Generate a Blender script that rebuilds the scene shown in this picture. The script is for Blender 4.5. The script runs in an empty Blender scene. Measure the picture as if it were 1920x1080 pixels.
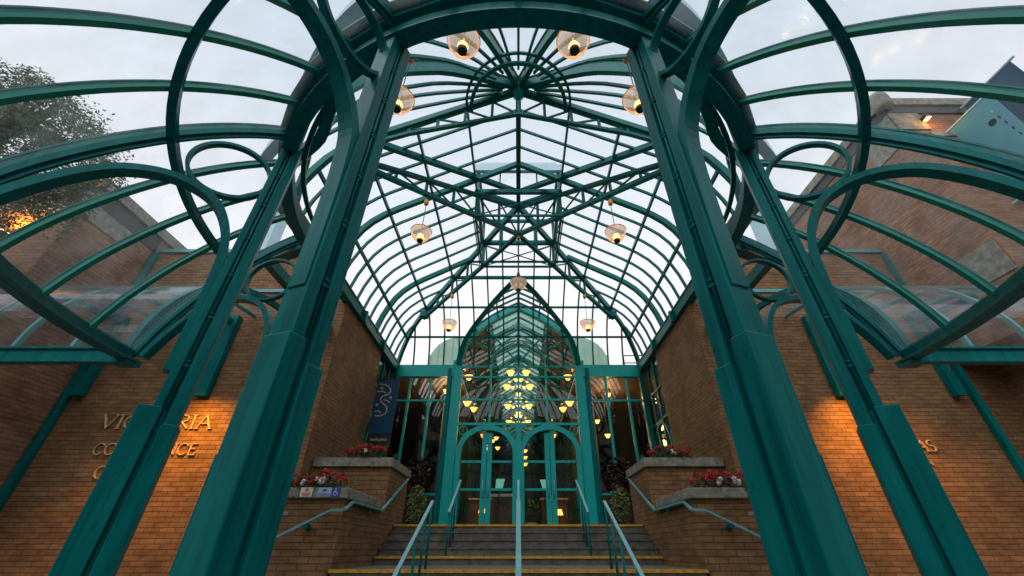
import bpy, math, random
from mathutils import Vector
random.seed(7)
SC = bpy.context.scene
COL = SC.collection
R = math.radians
# ------------------------------------------------------------------ camera
cam_d = bpy.data.cameras.new('camera'); cam = bpy.data.objects.new('camera', cam_d); COL.objects.link(cam)
cam.location = (0, 0, 0)                      # eye level is z = 0, the pavement lies at GZ
cam.rotation_euler = (R(90 + 33.3), 0, 0)
cam_d.sensor_width = 36; cam_d.lens = 747 / 1920 * 36
cam_d.shift_x = -12 / 1920
cam_d.clip_start = 0.05; cam_d.clip_end = 2000
SC.camera = cam
# ------------------------------------------------------------------ world, sun, exposure
w = bpy.data.worlds.new('World'); SC.world = w; w.use_nodes = True
nt = w.node_tree; nt.nodes.clear()
out = nt.nodes.new('ShaderNodeOutputWorld'); bg = nt.nodes.new('ShaderNodeBackground')
bg2 = nt.nodes.new('ShaderNodeBackground'); add = nt.nodes.new('ShaderNodeAddShader')
sky = nt.nodes.new('ShaderNodeTexSky'); sky.sky_type = 'NISHITA'; sky.sun_disc = False
SUN_EL, SUN_AZ = R(52), R(200)
sky.sun_elevation = SUN_EL; sky.sun_rotation = SUN_AZ; sky.air_density = 1.0; sky.dust_density = 2.0
nt.links.new(sky.outputs[0], bg.inputs[0]); bg.inputs[1].default_value = 0.05
tc = nt.nodes.new('ShaderNodeTexCoord'); sep = nt.nodes.new('ShaderNodeSeparateXYZ')
nt.links.new(tc.outputs['Generated'], sep.inputs[0])
ramp = nt.nodes.new('ShaderNodeValToRGB'); e = ramp.color_ramp.elements
e[0].position = 0.0; e[0].color = (0.80, 0.70, 0.60, 1)
e[1].position = 1.0; e[1].color = (0.60, 0.68, 0.74, 1)
for p, c in ((0.30, (1.12, 1.0, 0.90, 1)), (0.55, (0.92, 0.90, 0.89, 1)), (0.8, (0.70, 0.76, 0.81, 1))):
    el = e.new(p); el.color = c
nt.links.new(sep.outputs['Z'], ramp.inputs[0])
nz = nt.nodes.new('ShaderNodeTexNoise'); nz.inputs['Scale'].default_value = 1.6; nz.inputs['Detail'].default_value = 5
nt.links.new(tc.outputs['Generated'], nz.inputs['Vector'])
mr = nt.nodes.new('ShaderNodeMapRange'); mr.inputs[3].default_value = 0.88; mr.inputs[4].default_value = 1.14
nt.links.new(nz.outputs[0], mr.inputs[0])
vm = nt.nodes.new('ShaderNodeVectorMath'); vm.operation = 'SCALE'
nt.links.new(ramp.outputs[0], vm.inputs[0]); nt.links.new(mr.outputs[0], vm.inputs['Scale'])
nt.links.new(vm.outputs[0], bg2.inputs[0]); bg2.inputs[1].default_value = 1.03
nt.links.new(bg.outputs[0], add.inputs[0]); nt.links.new(bg2.outputs[0], add.inputs[1])
nt.links.new(add.outputs[0], out.inputs[0])
sd = bpy.data.lights.new('sun', 'SUN'); sd.energy = 1.0; sd.angle = R(70); sd.color = (1, .95, .88)
sun = bpy.data.objects.new('sun', sd); COL.objects.link(sun)
sv = Vector((math.sin(SUN_AZ) * math.cos(SUN_EL), math.cos(SUN_AZ) * math.cos(SUN_EL), math.sin(SUN_EL)))
sun.rotation_euler = sv.to_track_quat('Z', 'Y').to_euler()
SC.view_settings.view_transform = 'Standard'; SC.view_settings.look = 'None'
SC.view_settings.exposure = 0.0; SC.view_settings.gamma = 1.0
SC.render.engine = 'CYCLES'
cy = SC.cycles
cy.max_bounces = 7; cy.diffuse_bounces = 3; cy.glossy_bounces = 3; cy.transparent_max_bounces = 28
cy.transmission_bounces = 4; cy.caustics_reflective = False; cy.caustics_refractive = False
cy.sample_clamp_indirect = 4; cy.sample_clamp_direct = 12
try:
    cy.use_denoising = True; cy.denoiser = 'OPENIMAGEDENOISE'
except Exception:
    pass
GZ = -0.95

# ------------------------------------------------------------------ materials
def newmat(name):
    m = bpy.data.materials.new(name); m.use_nodes = True
    n = m.node_tree.nodes; return m, n, m.node_tree.links, n['Principled BSDF']
def paint(name, col, rough=.4, metal=0, var=.15, scale=3, bump=0.0, dirt=None, spec=.5):
    m, n, l, b = newmat(name)
    t = n.new('ShaderNodeTexCoord'); no = n.new('ShaderNodeTexNoise')
    no.inputs['Scale'].default_value = scale; no.inputs['Detail'].default_value = 6; no.inputs['Roughness'].default_value = .65
    l.new(t.outputs['Object'], no.inputs['Vector'])
    cr = n.new('ShaderNodeValToRGB'); l.new(no.outputs[0], cr.inputs[0])
    d = dirt or tuple(c * (1 - var) for c in col)
    cr.color_ramp.elements[0].position = .32; cr.color_ramp.elements[0].color = (*d, 1)
    cr.color_ramp.elements[1].position = .68; cr.color_ramp.elements[1].color = (*[min(1, c * (1 + var)) for c in col], 1)
    l.new(cr.outputs[0], b.inputs['Base Color'])
    rr = n.new('ShaderNodeMapRange'); rr.inputs[3].default_value = max(.03, rough - .1); rr.inputs[4].default_value = rough + .12
    l.new(no.outputs[0], rr.inputs[0]); l.new(rr.outputs[0], b.inputs['Roughness'])
    b.inputs['Metallic'].default_value = metal; b.inputs['Specular IOR Level'].default_value = spec
    if bump:
        n2 = n.new('ShaderNodeTexNoise'); n2.inputs['Scale'].default_value = scale * 12; n2.inputs['Detail'].default_value = 4
        l.new(t.outputs['Object'], n2.inputs['Vector'])
        bp = n.new('ShaderNodeBump'); bp.inputs['Strength'].default_value = bump; bp.inputs['Distance'].default_value = .01
        l.new(n2.outputs[0], bp.inputs['Height']); l.new(bp.outputs[0], b.inputs['Normal'])
    return m
def teal_paint():
    m, n, l, b = newmat('teal_paint')
    t = n.new('ShaderNodeTexCoord')
    no = n.new('ShaderNodeTexNoise'); no.inputs['Scale'].default_value = 2.2; no.inputs['Detail'].default_value = 7
    mp = n.new('ShaderNodeMapping'); mp.inputs['Scale'].default_value = (6, 6, .7)
    l.new(t.outputs['Object'], mp.inputs[0]); l.new(mp.outputs[0], no.inputs['Vector'])
    cr = n.new('ShaderNodeValToRGB'); l.new(no.outputs[0], cr.inputs[0])
    cr.color_ramp.elements[0].position = .3; cr.color_ramp.elements[0].color = (.0006, .112, .118, 1)
    cr.color_ramp.elements[1].position = .72; cr.color_ramp.elements[1].color = (.002, .190, .190, 1)
    # small scuffs that show the paler primer
    n2 = n.new('ShaderNodeTexNoise'); n2.inputs['Scale'].default_value = 9; n2.inputs['Detail'].default_value = 8; n2.inputs['Roughness'].default_value = .7
    l.new(mp.outputs[0], n2.inputs['Vector'])
    c2 = n.new('ShaderNodeValToRGB'); c2.color_ramp.elements[0].position = .735; c2.color_ramp.elements[1].position = .76
    l.new(n2.outputs[0], c2.inputs[0])
    mx = n.new('ShaderNodeMix'); mx.data_type = 'RGBA'; mx.inputs[7].default_value = (.02, .36, .36, 1)
    l.new(c2.outputs[0], mx.inputs[0]); l.new(cr.outputs[0], mx.inputs[6]); l.new(mx.outputs[2], b.inputs['Base Color'])
    mp3 = n.new('ShaderNodeMapping'); mp3.inputs['Scale'].default_value = (30, 30, 1.1); l.new(t.outputs['Object'], mp3.inputs[0])
    n3 = n.new('ShaderNodeTexNoise'); n3.inputs['Scale'].default_value = 1; n3.inputs['Detail'].default_value = 5; l.new(mp3.outputs[0], n3.inputs['Vector'])
    m3 = n.new('ShaderNodeMapRange'); m3.inputs[1].default_value = .52; m3.inputs[2].default_value = .75; m3.inputs[3].default_value = 1.0; m3.inputs[4].default_value = .62; l.new(n3.outputs[0], m3.inputs[0])
    v3 = n.new('ShaderNodeVectorMath'); v3.operation = 'SCALE'; l.new(mx.outputs[2], v3.inputs[0]); l.new(m3.outputs[0], v3.inputs['Scale']); l.new(v3.outputs[0], b.inputs['Base Color'])
    rr = n.new('ShaderNodeMapRange'); rr.inputs[3].default_value = .26; rr.inputs[4].default_value = .5
    l.new(no.outputs[0], rr.inputs[0]); l.new(rr.outputs[0], b.inputs['Roughness']); b.inputs['Specular IOR Level'].default_value = .3; b.inputs['Specular Tint'].default_value = (.25, .8, .85, 1)
    bp = n.new('ShaderNodeBump'); bp.inputs['Strength'].default_value = .12; bp.inputs['Distance'].default_value = .01
    l.new(n2.outputs[0], bp.inputs['Height']); l.new(bp.outputs[0], b.inputs['Normal'])
    return m
def brick(name, c1, c2, mortar, bw=.27, bh=.080):
    m, n, l, b = newmat(name)
    t = n.new('ShaderNodeTexCoord'); br = n.new('ShaderNodeTexBrick')
    l.new(t.outputs['UV'], br.inputs['Vector'])
    br.inputs['Scale'].default_value = 1; br.inputs['Brick Width'].default_value = bw; br.inputs['Row Height'].default_value = bh
    br.inputs['Mortar Size'].default_value = .006; br.inputs['Mortar Smooth'].default_value = .3; br.inputs['Bias'].default_value = 0
    br.inputs['Color1'].default_value = (*c1, 1); br.inputs['Color2'].default_value = (*c2, 1); br.inputs['Mortar'].default_value = (*mortar, 1)
    no = n.new('ShaderNodeTexNoise'); no.inputs['Scale'].default_value = 1.3; no.inputs['Detail'].default_value = 8; no.inputs['Roughness'].default_value = .7
    l.new(t.outputs['UV'], no.inputs['Vector'])
    mr = n.new('ShaderNodeMapRange'); mr.inputs[1].default_value = .3; mr.inputs[2].default_value = .7; mr.inputs[3].default_value = .62; mr.inputs[4].default_value = 1.25
    l.new(no.outputs[0], mr.inputs[0])
    n3 = n.new('ShaderNodeTexNoise'); n3.inputs['Scale'].default_value = 45; n3.inputs['Detail'].default_value = 4
    l.new(t.outputs['UV'], n3.inputs['Vector'])
    m3 = n.new('ShaderNodeMapRange'); m3.inputs[3].default_value = .75; m3.inputs[4].default_value = 1.25; l.new(n3.outputs[0], m3.inputs[0])
    mu = n.new('ShaderNodeMath'); mu.operation = 'MULTIPLY'; l.new(mr.outputs[0], mu.inputs[0]); l.new(m3.outputs[0], mu.inputs[1])
    vs = n.new('ShaderNodeVectorMath'); vs.operation = 'SCALE'; l.new(br.outputs['Color'], vs.inputs[0]); l.new(mu.outputs[0], vs.inputs['Scale'])
    mp = n.new('ShaderNodeMapping'); mp.inputs['Scale'].default_value = (2.2, .28, 1); l.new(t.outputs['UV'], mp.inputs[0])
    n4 = n.new('ShaderNodeTexNoise'); n4.inputs['Scale'].default_value = 1.0; n4.inputs['Detail'].default_value = 9; n4.inputs['Roughness'].default_value = .75; l.new(mp.outputs[0], n4.inputs['Vector'])
    c4 = n.new('ShaderNodeValToRGB'); c4.color_ramp.elements[0].position = .60; c4.color_ramp.elements[0].color = (0, 0, 0, 1); c4.color_ramp.elements[1].position = .78; c4.color_ramp.elements[1].color = (.45, .45, .45, 1); l.new(n4.outputs[0], c4.inputs[0])
    m4 = n.new('ShaderNodeMix'); m4.data_type = 'RGBA'; m4.inputs[7].default_value = (*[c * 1.1 + .07 for c in c1], 1); l.new(c4.outputs[0], m4.inputs[0]); l.new(vs.outputs[0], m4.inputs[6])
    n5 = n.new('ShaderNodeTexNoise'); n5.inputs['Scale'].default_value = 11; n5.inputs['Detail'].default_value = 1; mp5 = n.new('ShaderNodeMapping'); mp5.inputs['Scale'].default_value = (.31, 1.03, 1); l.new(t.outputs['UV'], mp5.inputs[0]); l.new(mp5.outputs[0], n5.inputs['Vector'])
    m5 = n.new('ShaderNodeMapRange'); m5.inputs[1].default_value = .3; m5.inputs[2].default_value = .7; m5.inputs[3].default_value = .78; m5.inputs[4].default_value = 1.2; l.new(n5.outputs[0], m5.inputs[0])
    v5 = n.new('ShaderNodeVectorMath'); v5.operation = 'SCALE'; l.new(m4.outputs[2], v5.inputs[0]); l.new(m5.outputs[0], v5.inputs['Scale'])
    l.new(v5.outputs[0], b.inputs['Base Color']); b.inputs['Roughness'].default_value = .82
    bp = n.new('ShaderNodeBump'); bp.inputs['Strength'].default_value = .9; bp.inputs['Distance'].default_value = .015; bp.invert = True
    l.new(br.outputs['Fac'], bp.inputs['Height'])
    bp2 = n.new('ShaderNodeBump'); bp2.inputs['Strength'].default_value = .25; bp2.inputs['Distance'].default_value = .01
    l.new(n3.outputs[0], bp2.inputs['Height']); l.new(bp.outputs[0], bp2.inputs['Normal']); l.new(bp2.outputs[0], b.inputs['Normal'])
    return m
def glass(name, tint, refl=.05, edge=.6, haze=.0, rough=.02, hazecol=(.7, .75, .78)):
    m, n, l, b = newmat(name); n.remove(b)
    o = n['Material Output']
    tr = n.new('ShaderNodeBsdfTransparent'); tr.inputs[0].default_value = (*tint, 1)
    gl = n.new('ShaderNodeBsdfGlossy'); gl.inputs['Roughness'].default_value = rough; gl.inputs[0].default_value = (.9, .95, 1, 1)
    lw = n.new('ShaderNodeLayerWeight'); lw.inputs[0].default_value = .5
    pw = n.new('ShaderNodeMath'); pw.operation = 'POWER'; pw.inputs[1].default_value = 3.5; l.new(lw.outputs['Facing'], pw.inputs[0])
    mr = n.new('ShaderNodeMapRange'); mr.inputs[3].default_value = refl; mr.inputs[4].default_value = edge; l.new(pw.outputs[0], mr.inputs[0])
    df = n.new('ShaderNodeBsdfDiffuse'); df.inputs[0].default_value = (*hazecol, 1)
    tl = n.new('ShaderNodeBsdfTranslucent'); tl.inputs[0].default_value = (*hazecol, 1)
    mt = n.new('ShaderNodeMixShader'); mt.inputs[0].default_value = .5; l.new(df.outputs[0], mt.inputs[1]); l.new(tl.outputs[0], mt.inputs[2])
    t = n.new('ShaderNodeTexCoord'); no = n.new('ShaderNodeTexNoise'); no.inputs['Scale'].default_value = 2.5; no.inputs['Detail'].default_value = 7
    l.new(t.outputs['Object'], no.inputs['Vector'])
    hm = n.new('ShaderNodeMapRange'); hm.inputs[1].default_value = .35; hm.inputs[2].default_value = .75
    hm.inputs[3].default_value = haze * .35; hm.inputs[4].default_value = haze * 2.4; l.new(no.outputs[0], hm.inputs[0])
    m1 = n.new('ShaderNodeMixShader'); l.new(hm.outputs[0], m1.inputs[0]); l.new(tr.outputs[0], m1.inputs[1]); l.new(mt.outputs[0], m1.inputs[2])
    m2 = n.new('ShaderNodeMixShader'); l.new(mr.outputs[0], m2.inputs[0]); l.new(m1.outputs[0], m2.inputs[1]); l.new(gl.outputs[0], m2.inputs[2])
    l.new(m2.outputs[0], o.inputs[0]); return m
def emit(name, col, st, base=(.8, .7, .5)):
    m, n, l, b = newmat(name)
    b.inputs['Base Color'].default_value = (*base, 1); b.inputs['Emission Color'].default_value = (*col, 1); b.inputs['Emission Strength'].default_value = st
    return m
M = dict(
    teal=teal_paint(),
    bar=paint('glazing_bar_green', (.006, .30, .235), .4, var=.12, spec=.3),
    teal_lit=paint('skylit_teal', (.003, .43, .42), .4, var=.08, spec=.3),  # same teal lightened in the colour, for skylight on doors and portal
    teal_pale=paint('pale_weathered_teal', (.10, .32, .34), .35, var=.12),
    rail=paint('pale_rail_paint', (.16, .40, .43), .3, var=.1),
    blue=paint('pale_blue_metal', (.48, .74, .88), .4, var=.1),
    brick=brick('tan_brick', (.275, .148, .062), (.215, .112, .047), (.080, .050, .030)),
    brick2=brick('wing_brick', (.36, .19, .11), (.28, .145, .085), (.16, .11, .08)),
    concrete=paint('cast_concrete', (.24, .24, .205), .85, var=.45, scale=7, bump=.3),
    step=paint('grey_step_stone', (.125, .12, .105), .8, var=.45, scale=7, bump=.35),
    yellow=paint('yellow_nosing', (.66, .38, .012), .6, var=.2, scale=16, dirt=(.36, .22, .04), bump=.3),
    pave=brick('grey_pavers', (.2, .19, .18), (.16, .155, .15), (.09, .09, .085), .4, .2),
    gold=paint('bronze_letters', (.85, .60, .32), .35, metal=.35, var=.15, scale=20),
    copper=paint('verdigris_copper', (.30, .52, .43), .6, var=.12, scale=1.2, bump=.05),
    roofglass=glass('roof_glass', (.98, .985, .985), .012, .25, .03),
    canopyglass=glass('canopy_glass', (.95, .975, .985), .02, .5, .10, rough=.10),
    winglass=glass('window_glass', (.86, .90, .88), .06, .45, .0),
    dark=paint('dark_interior', (.035, .03, .025), .7),
    wood=paint('brown_wall', (.12, .068, .035), .6, var=.25),
    floor=paint('lobby_floor', (.16, .12, .08), .25, var=.2),
    black=paint('black_metal', (.02, .02, .02), .5),
    maroon=paint('maroon_metal', (.10, .015, .018), .4),
    bannerblue=paint('blue_banner_cloth', (.006, .07, .155), .8, var=.12),
    banneraqua=paint('aqua_banner_cloth', (.08, .33, .43), .8, var=.08),
    peach=paint('pale_print', (.62, .45, .36), .8),
    white=paint('white_sign', (.72, .72, .70), .5, var=.05),
    signblue=paint('sign_blue', (.02, .10, .42), .5, var=.05),
    signpale=paint('sign_pale_blue', (.40, .52, .66), .5, var=.05),
    signred=paint('sign_red', (.6, .08, .08), .5, var=.05),
    leaf=paint('leaf_green', (.055, .10, .03), .55, var=.45, scale=8),
    leaf2=paint('variegated_leaf', (.20, .24, .09), .55, var=.4, scale=10),
    leafdark=paint('dark_red_leaf', (.045, .02, .018), .5, var=.5, scale=8),
    treeleaf=paint('tree_leaf', (.075, .16, .075), .6, var=.4, scale=2),
    bark=paint('bark', (.09, .07, .05), .9, var=.3, bump=.4),
    red=paint('red_petal', (.55, .012, .03), .5, var=.35, scale=14),
    whitep=paint('white_petal', (.72, .70, .66), .5, var=.1),
    glow=emit('lamp_glow', (1, .50, .13), 9.0),
    glowin=emit('globe_glow', (1, .46, .07), 2.4),
    orangecap=paint('copper_cap', (.95, .45, .10), .35, metal=.3, var=.1),
    screen=emit('screen_glow', (.25, .8, .65), .45, (.1, .3, .3)),
    lobbyglass=glass('tinted_lobby_glass', (.30, .52, .48), .05, .3, .25, hazecol=(.25, .5, .45)),
    bowl=None, soil=paint('soil', (.04, .03, .02), .9),
)
def bowlmat():
    m, n, l, b = newmat('ribbed_bowl_glass'); n.remove(b); o = n['Material Output']
    tr = n.new('ShaderNodeBsdfTransparent'); tr.inputs[0].default_value = (.88, .86, .82, 1)
    b2 = n.new('ShaderNodeBsdfPrincipled'); b2.inputs['Base Color'].default_value = (.78, .72, .66, 1); b2.inputs['Roughness'].default_value = .18
    b2.inputs['Emission Color'].default_value = (1, .62, .3, 1); b2.inputs['Emission Strength'].default_value = .22
    mx = n.new('ShaderNodeMixShader'); mx.inputs[0].default_value = .66
    l.new(tr.outputs[0], mx.inputs[1]); l.new(b2.outputs[0], mx.inputs[2]); l.new(mx.outputs[0], o.inputs[0]); return m
M['bowl'] = bowlmat()

# ------------------------------------------------------------------ mesh helpers
V = Vector
KS = 1.0     # the stair and planter group is laid out in its own units and scaled about the origin
class MB:
    def __init__(s): s.v = []; s.f = []
    def face(s, pts):
        i = len(s.v); s.v += [tuple(p) for p in pts]; s.f.append(tuple(range(i, i + len(pts)))); return s
    def box(s, x0, x1, y0, y1, z0, z1):
        return s.hexa([(x0, y0, z0), (x1, y0, z0), (x1, y1, z0), (x0, y1, z0), (x0, y0, z1), (x1, y0, z1), (x1, y1, z1), (x0, y1, z1)])
    def hexa(s, p):
        i = len(s.v); s.v += [tuple(q) for q in p]
        s.f += [tuple(i + k for k in q) for q in ((0, 3, 2, 1), (4, 5, 6, 7), (0, 1, 5, 4), (1, 2, 6, 5), (2, 3, 7, 6), (3, 0, 4, 7))]
        return s
    def obox(s, c, ax, ay, az, hx, hy, hz):
        c = V(c); p = []
        for k in (-1, 1):
            for a, b in ((-1, -1), (1, -1), (1, 1), (-1, 1)):
                p.append(c + ax * a * hx + ay * b * hy + az * k * hz)
        return s.hexa(p)
    def sweep(s, path, b, wb, wd, off=0, closed=False):
        """rectangular bar along path; b = width direction (fixed), wd = depth across; off moves it along the depth axis"""
        P = [V(p) for p in path]; n = len(P); b = V(b).normalized(); base = len(s.v)
        for i in range(n):
            if closed: T = (P[(i + 1) % n] - P[i - 1])
            else: T = P[min(i + 1, n - 1)] - P[max(i - 1, 0)]
            d = T.cross(b)
            if d.length < 1e-6: d = V((1, 0, 0))
            d.normalize(); bb = d.cross(T).normalized()
            if bb.dot(b) < 0: bb = -bb
            k = 1.0
            if 0 < i < n - 1 or closed:
                t1 = (P[i] - P[i - 1]).normalized(); t2 = (P[(i + 1) % n] - P[i]).normalized()
                cs = max(.5, math.sqrt(max(0, (1 + t1.dot(t2)) / 2))); k = 1 / cs
            c = P[i] + d * off
            for u, q in ((-1, -1), (1, -1), (1, 1), (-1, 1)):
                s.v.append(tuple(c + bb * u * wb / 2 + d * q * wd / 2 * k))
        m = n if closed else n - 1
        for i in range(m):
            a = base + i * 4; c = base + ((i + 1) % n) * 4
            for k in range(4):
                k2 = (k + 1) % 4; s.f.append((a + k, c + k, c + k2, a + k2))
        if not closed:
            s.f.append((base, base + 1, base + 2, base + 3)); e = base + (n - 1) * 4; s.f.append((e + 3, e + 2, e + 1, e))
        return s
    def bar(s, a, b, w, h=None, up=(0, 0, 1)):
        """straight bar, w horizontal width, h depth in the vertical plane"""
        h = h or w; a = V(a); b = V(b); T = (b - a)
        side = T.cross(V(up))
        if side.length < 1e-5: side = V((1, 0, 0))
        return s.sweep([a, b], side, w, h)
    def tube(s, path, r, n=8, closed=False):
        P = [V(p) for p in path]; m = len(P); base = len(s.v); ref = V((0, 0, 1))
        rr = r if isinstance(r, (list, tuple)) else [r] * m
        for i in range(m):
            T = (P[(i + 1) % m] - P[i - 1]) if closed else P[min(i + 1, m - 1)] - P[max(i - 1, 0)]
            T.normalize()
            if i == 0:
                ref = V((0, 0, 1)) if abs(T.z) < .9 else V((1, 0, 0))
            a = T.cross(ref).normalized(); b = T.cross(a).normalized(); ref = -b if (-b).dot(ref) > b.dot(ref) else b
            a = T.cross(ref).normalized(); b = a.cross(T).normalized(); ref = b
            for k in range(n):
                t = 2 * math.pi * k / n; s.v.append(tuple(P[i] + (a * math.cos(t) + b * math.sin(t)) * rr[i]))
        for i in range(m if closed else m - 1):
            A = base + i * n; B = base + ((i + 1) % m) * n
            for k in range(n): s.f.append((A + k, A + (k + 1) % n, B + (k + 1) % n, B + k))
        if not closed:
            s.f.append(tuple(base + k for k in range(n))[::-1]); s.f.append(tuple(base + (m - 1) * n + k for k in range(n)))
        return s
    def lathe(s, c, prof, n=20):
        base = len(s.v); c = V(c)
        for r, z in prof:
            for k in range(n):
                t = 2 * math.pi * k / n; s.v.append((c.x + r * math.cos(t), c.y + r * math.sin(t), c.z + z))
        for i in range(len(prof) - 1):
            for k in range(n):
                s.f.append((base + i * n + k, base + i * n + (k + 1) % n, base + (i + 1) * n + (k + 1) % n, base + (i + 1) * n + k))
        return s
    def strip(s, A, B):
        for i in range(len(A) - 1): s.face([A[i], A[i + 1], B[i + 1], B[i]])
        return s
    def build(s, name, mat, parent=None, smooth=False, bevel=0):
        me = bpy.data.meshes.new(name); me.from_pydata([(a * KS, b * KS, c * KS) for a, b, c in s.v], [], s.f); me.update()
        uv = me.uv_layers.new(name='UVMap'); vs = me.vertices; d = uv.data
        for p in me.polygons:
            nx, ny, nz_ = abs(p.normal.x), abs(p.normal.y), abs(p.normal.z)
            for li in p.loop_indices:
                c = vs[me.loops[li].vertex_index].co
                if nz_ > .7: d[li].uv = (c.x, c.y)
                elif nx > ny: d[li].uv = (c.y, c.z)
                else: d[li].uv = (c.x, c.z)
            p.use_smooth = smooth
        me.materials.append(mat)
        o = bpy.data.objects.new(name, me); COL.objects.link(o)
        if parent: o.parent = parent; o.matrix_parent_inverse = parent.matrix_world.inverted()
        if bevel:
            bm = o.modifiers.new('bevel', 'BEVEL'); bm.width = bevel; bm.segments = 2; bm.limit_method = 'ANGLE'
        return o
def tag(o, label, cat, group=None, kind=None):
    if label: o['label'] = label
    if cat: o['category'] = cat
    if group: o['group'] = group
    if kind: o['kind'] = kind
    return o
def thing(name, loc, label, cat, group=None):
    o = bpy.data.objects.new(name, None); COL.objects.link(o); o.location = V(loc) * KS; o.empty_display_size = .2
    o.matrix_world.translation = V(loc) * KS
    return tag(o, label, cat, group)
def struct(name, mb, mat): return tag(mb.build(name, mat), None, None, None, 'structure')
def interp(pts, x):
    for (a, b), (c, d) in zip(pts, pts[1:]):
        if a <= x <= c: return b + (d - b) * (x - a) / (c - a)
    return pts[-1][1] if x > pts[-1][0] else pts[0][1]
def smooth_path(pts, n=6):
    """Catmull-Rom through pts"""
    P = [V(p) for p in pts]; out_ = []
    for i in range(len(P) - 1):
        p0 = P[i - 1] if i else P[0] * 2 - P[1]; p1, p2 = P[i], P[i + 1]; p3 = P[i + 2] if i + 2 < len(P) else P[-1] * 2 - P[-2]
        for k in range(n):
            t = k / n
            out_.append(.5 * ((2 * p1) + (p2 - p0) * t + (2 * p0 - 5 * p1 + 4 * p2 - p3) * t * t + (3 * p1 - 3 * p2 + p3 - p0) * t ** 3))
    out_.append(P[-1]); return out_

# ------------------------------------------------------------------ key dimensions
YC, YX, YE, HW = 4.95, 8.45, 12.5, 4.05     # hub of the apse, crossing, end wall, half width of the vault
FY = 8.06                                   # street facade plane
PROF = [(0, 8.52), (1.11, 7.90), (2.1, 7.33), (2.9, 6.88), (3.2, 6.68), (3.45, 6.46), (3.65, 6.2), (3.8, 5.9), (3.92, 5.6), (4.0, 5.3), (4.05, 5.08)]
APSE = [(0, 8.52), (1.11, 7.88), (1.66, 7.5), (2.15, 6.98), (2.5, 6.55), (2.75, 6.15), (2.92, 5.75), (3.03, 5.35), (3.1, 4.98)]
UMB = [(3.36, 4.28), (3.6, 4.14), (3.85, 3.96), (4.07, 3.77), (4.27, 3.57), (4.45, 3.36), (4.62, 3.14), (4.78, 2.9), (4.92, 2.66), (5.04, 2.4), (5.12, 2.18)]
def radial(phi, rho, z, t=0):
    """point at angle phi degrees from -Y about the hub; negative phi = left"""
    a = R(phi); return V((rho * math.sin(a) + t * math.cos(a), YC - rho * math.cos(a) + t * math.sin(a), z))
def rdir(phi): a = R(phi); return V((math.sin(a), -math.cos(a), 0))
def tdir(phi): a = R(phi); return V((math.cos(a), math.sin(a), 0))

# ================================================================== GROUND
g = MB(); g.face([(-300, -300, GZ), (300, -300, GZ), (300, 300, GZ), (-300, 300, GZ)]); struct('ground', g, M['pave'])

# ================================================================== ROTUNDA COLUMNS
FA = 21.0
COLS = [-FA, FA, -56.25, 56.25, -90, 90]
CL = {-FA: 'thick teal steel column left of the stairs, nearest the camera', FA: 'thick teal steel column right of the stairs, nearest the camera',
      -56.25: 'teal steel column standing in front of the VICTORIA lettering', 56.25: 'teal steel column standing in front of the DOUGLAS STREET lettering',
      -90: 'teal steel column behind the left front column, joining the left canopy arch', 90: 'teal steel column behind the right front column, joining the right canopy arch'}
for ph in COLS:
    c = thing('column', radial(ph, 3.3, GZ), CL[ph], 'column', 'steel columns round the rotunda')
    r_, t_ = rdir(ph), tdir(ph); Z = V((0, 0, 1))
    def slab(r0, r1, hw, z0, z1, mb=None):
        mb = mb or MB(); return mb.obox(radial(ph, (r0 + r1) / 2, (z0 + z1) / 2), r_, t_, Z, (r1 - r0) / 2, hw, (z1 - z0) / 2)
    d_ = 0 if abs(ph) < 30 else .035
    w_ = 0 if abs(ph) < 30 else .045
    slab(3.285 + d_, 3.365 + (d_ - .02 if w_ else 0), .082, GZ, 4.0).build('outer_flange', M['teal'], c, bevel=.006)
    slab(3.15 + d_, 3.235 + d_, .096, GZ, 4.0).build('inner_flange', M['teal'], c, bevel=.006)
    slab(3.235 + d_, 3.285 + d_, .05, GZ, 4.0).build('web', M['teal'], c)
    for s in (-1, 1):
        mb = MB(); mb.tube([radial(ph, 3.26 + d_, .9, s * .072), radial(ph, 3.26 + d_, 3.95, s * .072)], .010, 8)
        rod = mb.build('rod', M['teal'], c, smooth=True)
        for k in range(6):
            z = 1.25 + k * .45
            cl = MB(); cl.obox(radial(ph, 3.26 + d_, z, s * .072), r_, t_, Z, .021, .013, .008); cl.obox(radial(ph, 3.26 + d_, z + .04, s * .072), r_, t_, Z, .015, .013, .006); cl.build('clamp', M['teal'], rod)
    zc = .93
    slab(3.275 + d_, 3.383 + d_ + w_, .093 + w_ * .3, GZ, zc - .02).build('cladding', M['teal'], c, bevel=.008)
    slab(3.242 + d_, 3.275 + d_, .068, GZ, zc + .02).build('cladding', M['teal'], c, bevel=.008)
    slab(3.130 + d_, 3.242 + d_, .107, GZ, zc - .14).build('cladding', M['teal'], c, bevel=.008)
    for k in range(6):
        z = .8 - k * .33
        for s in (-1, 1):
            for q_ in (3.335, 3.17):
                mb = MB(); mb.obox(radial(ph, q_ + d_, z + (.1 if q_ < 3.3 else 0), s * (.093 + w_ * .3 if q_ > 3.3 else .107)), r_, t_, Z, .004, .004, .014); mb.build('fastener', M['teal'], c)

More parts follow.
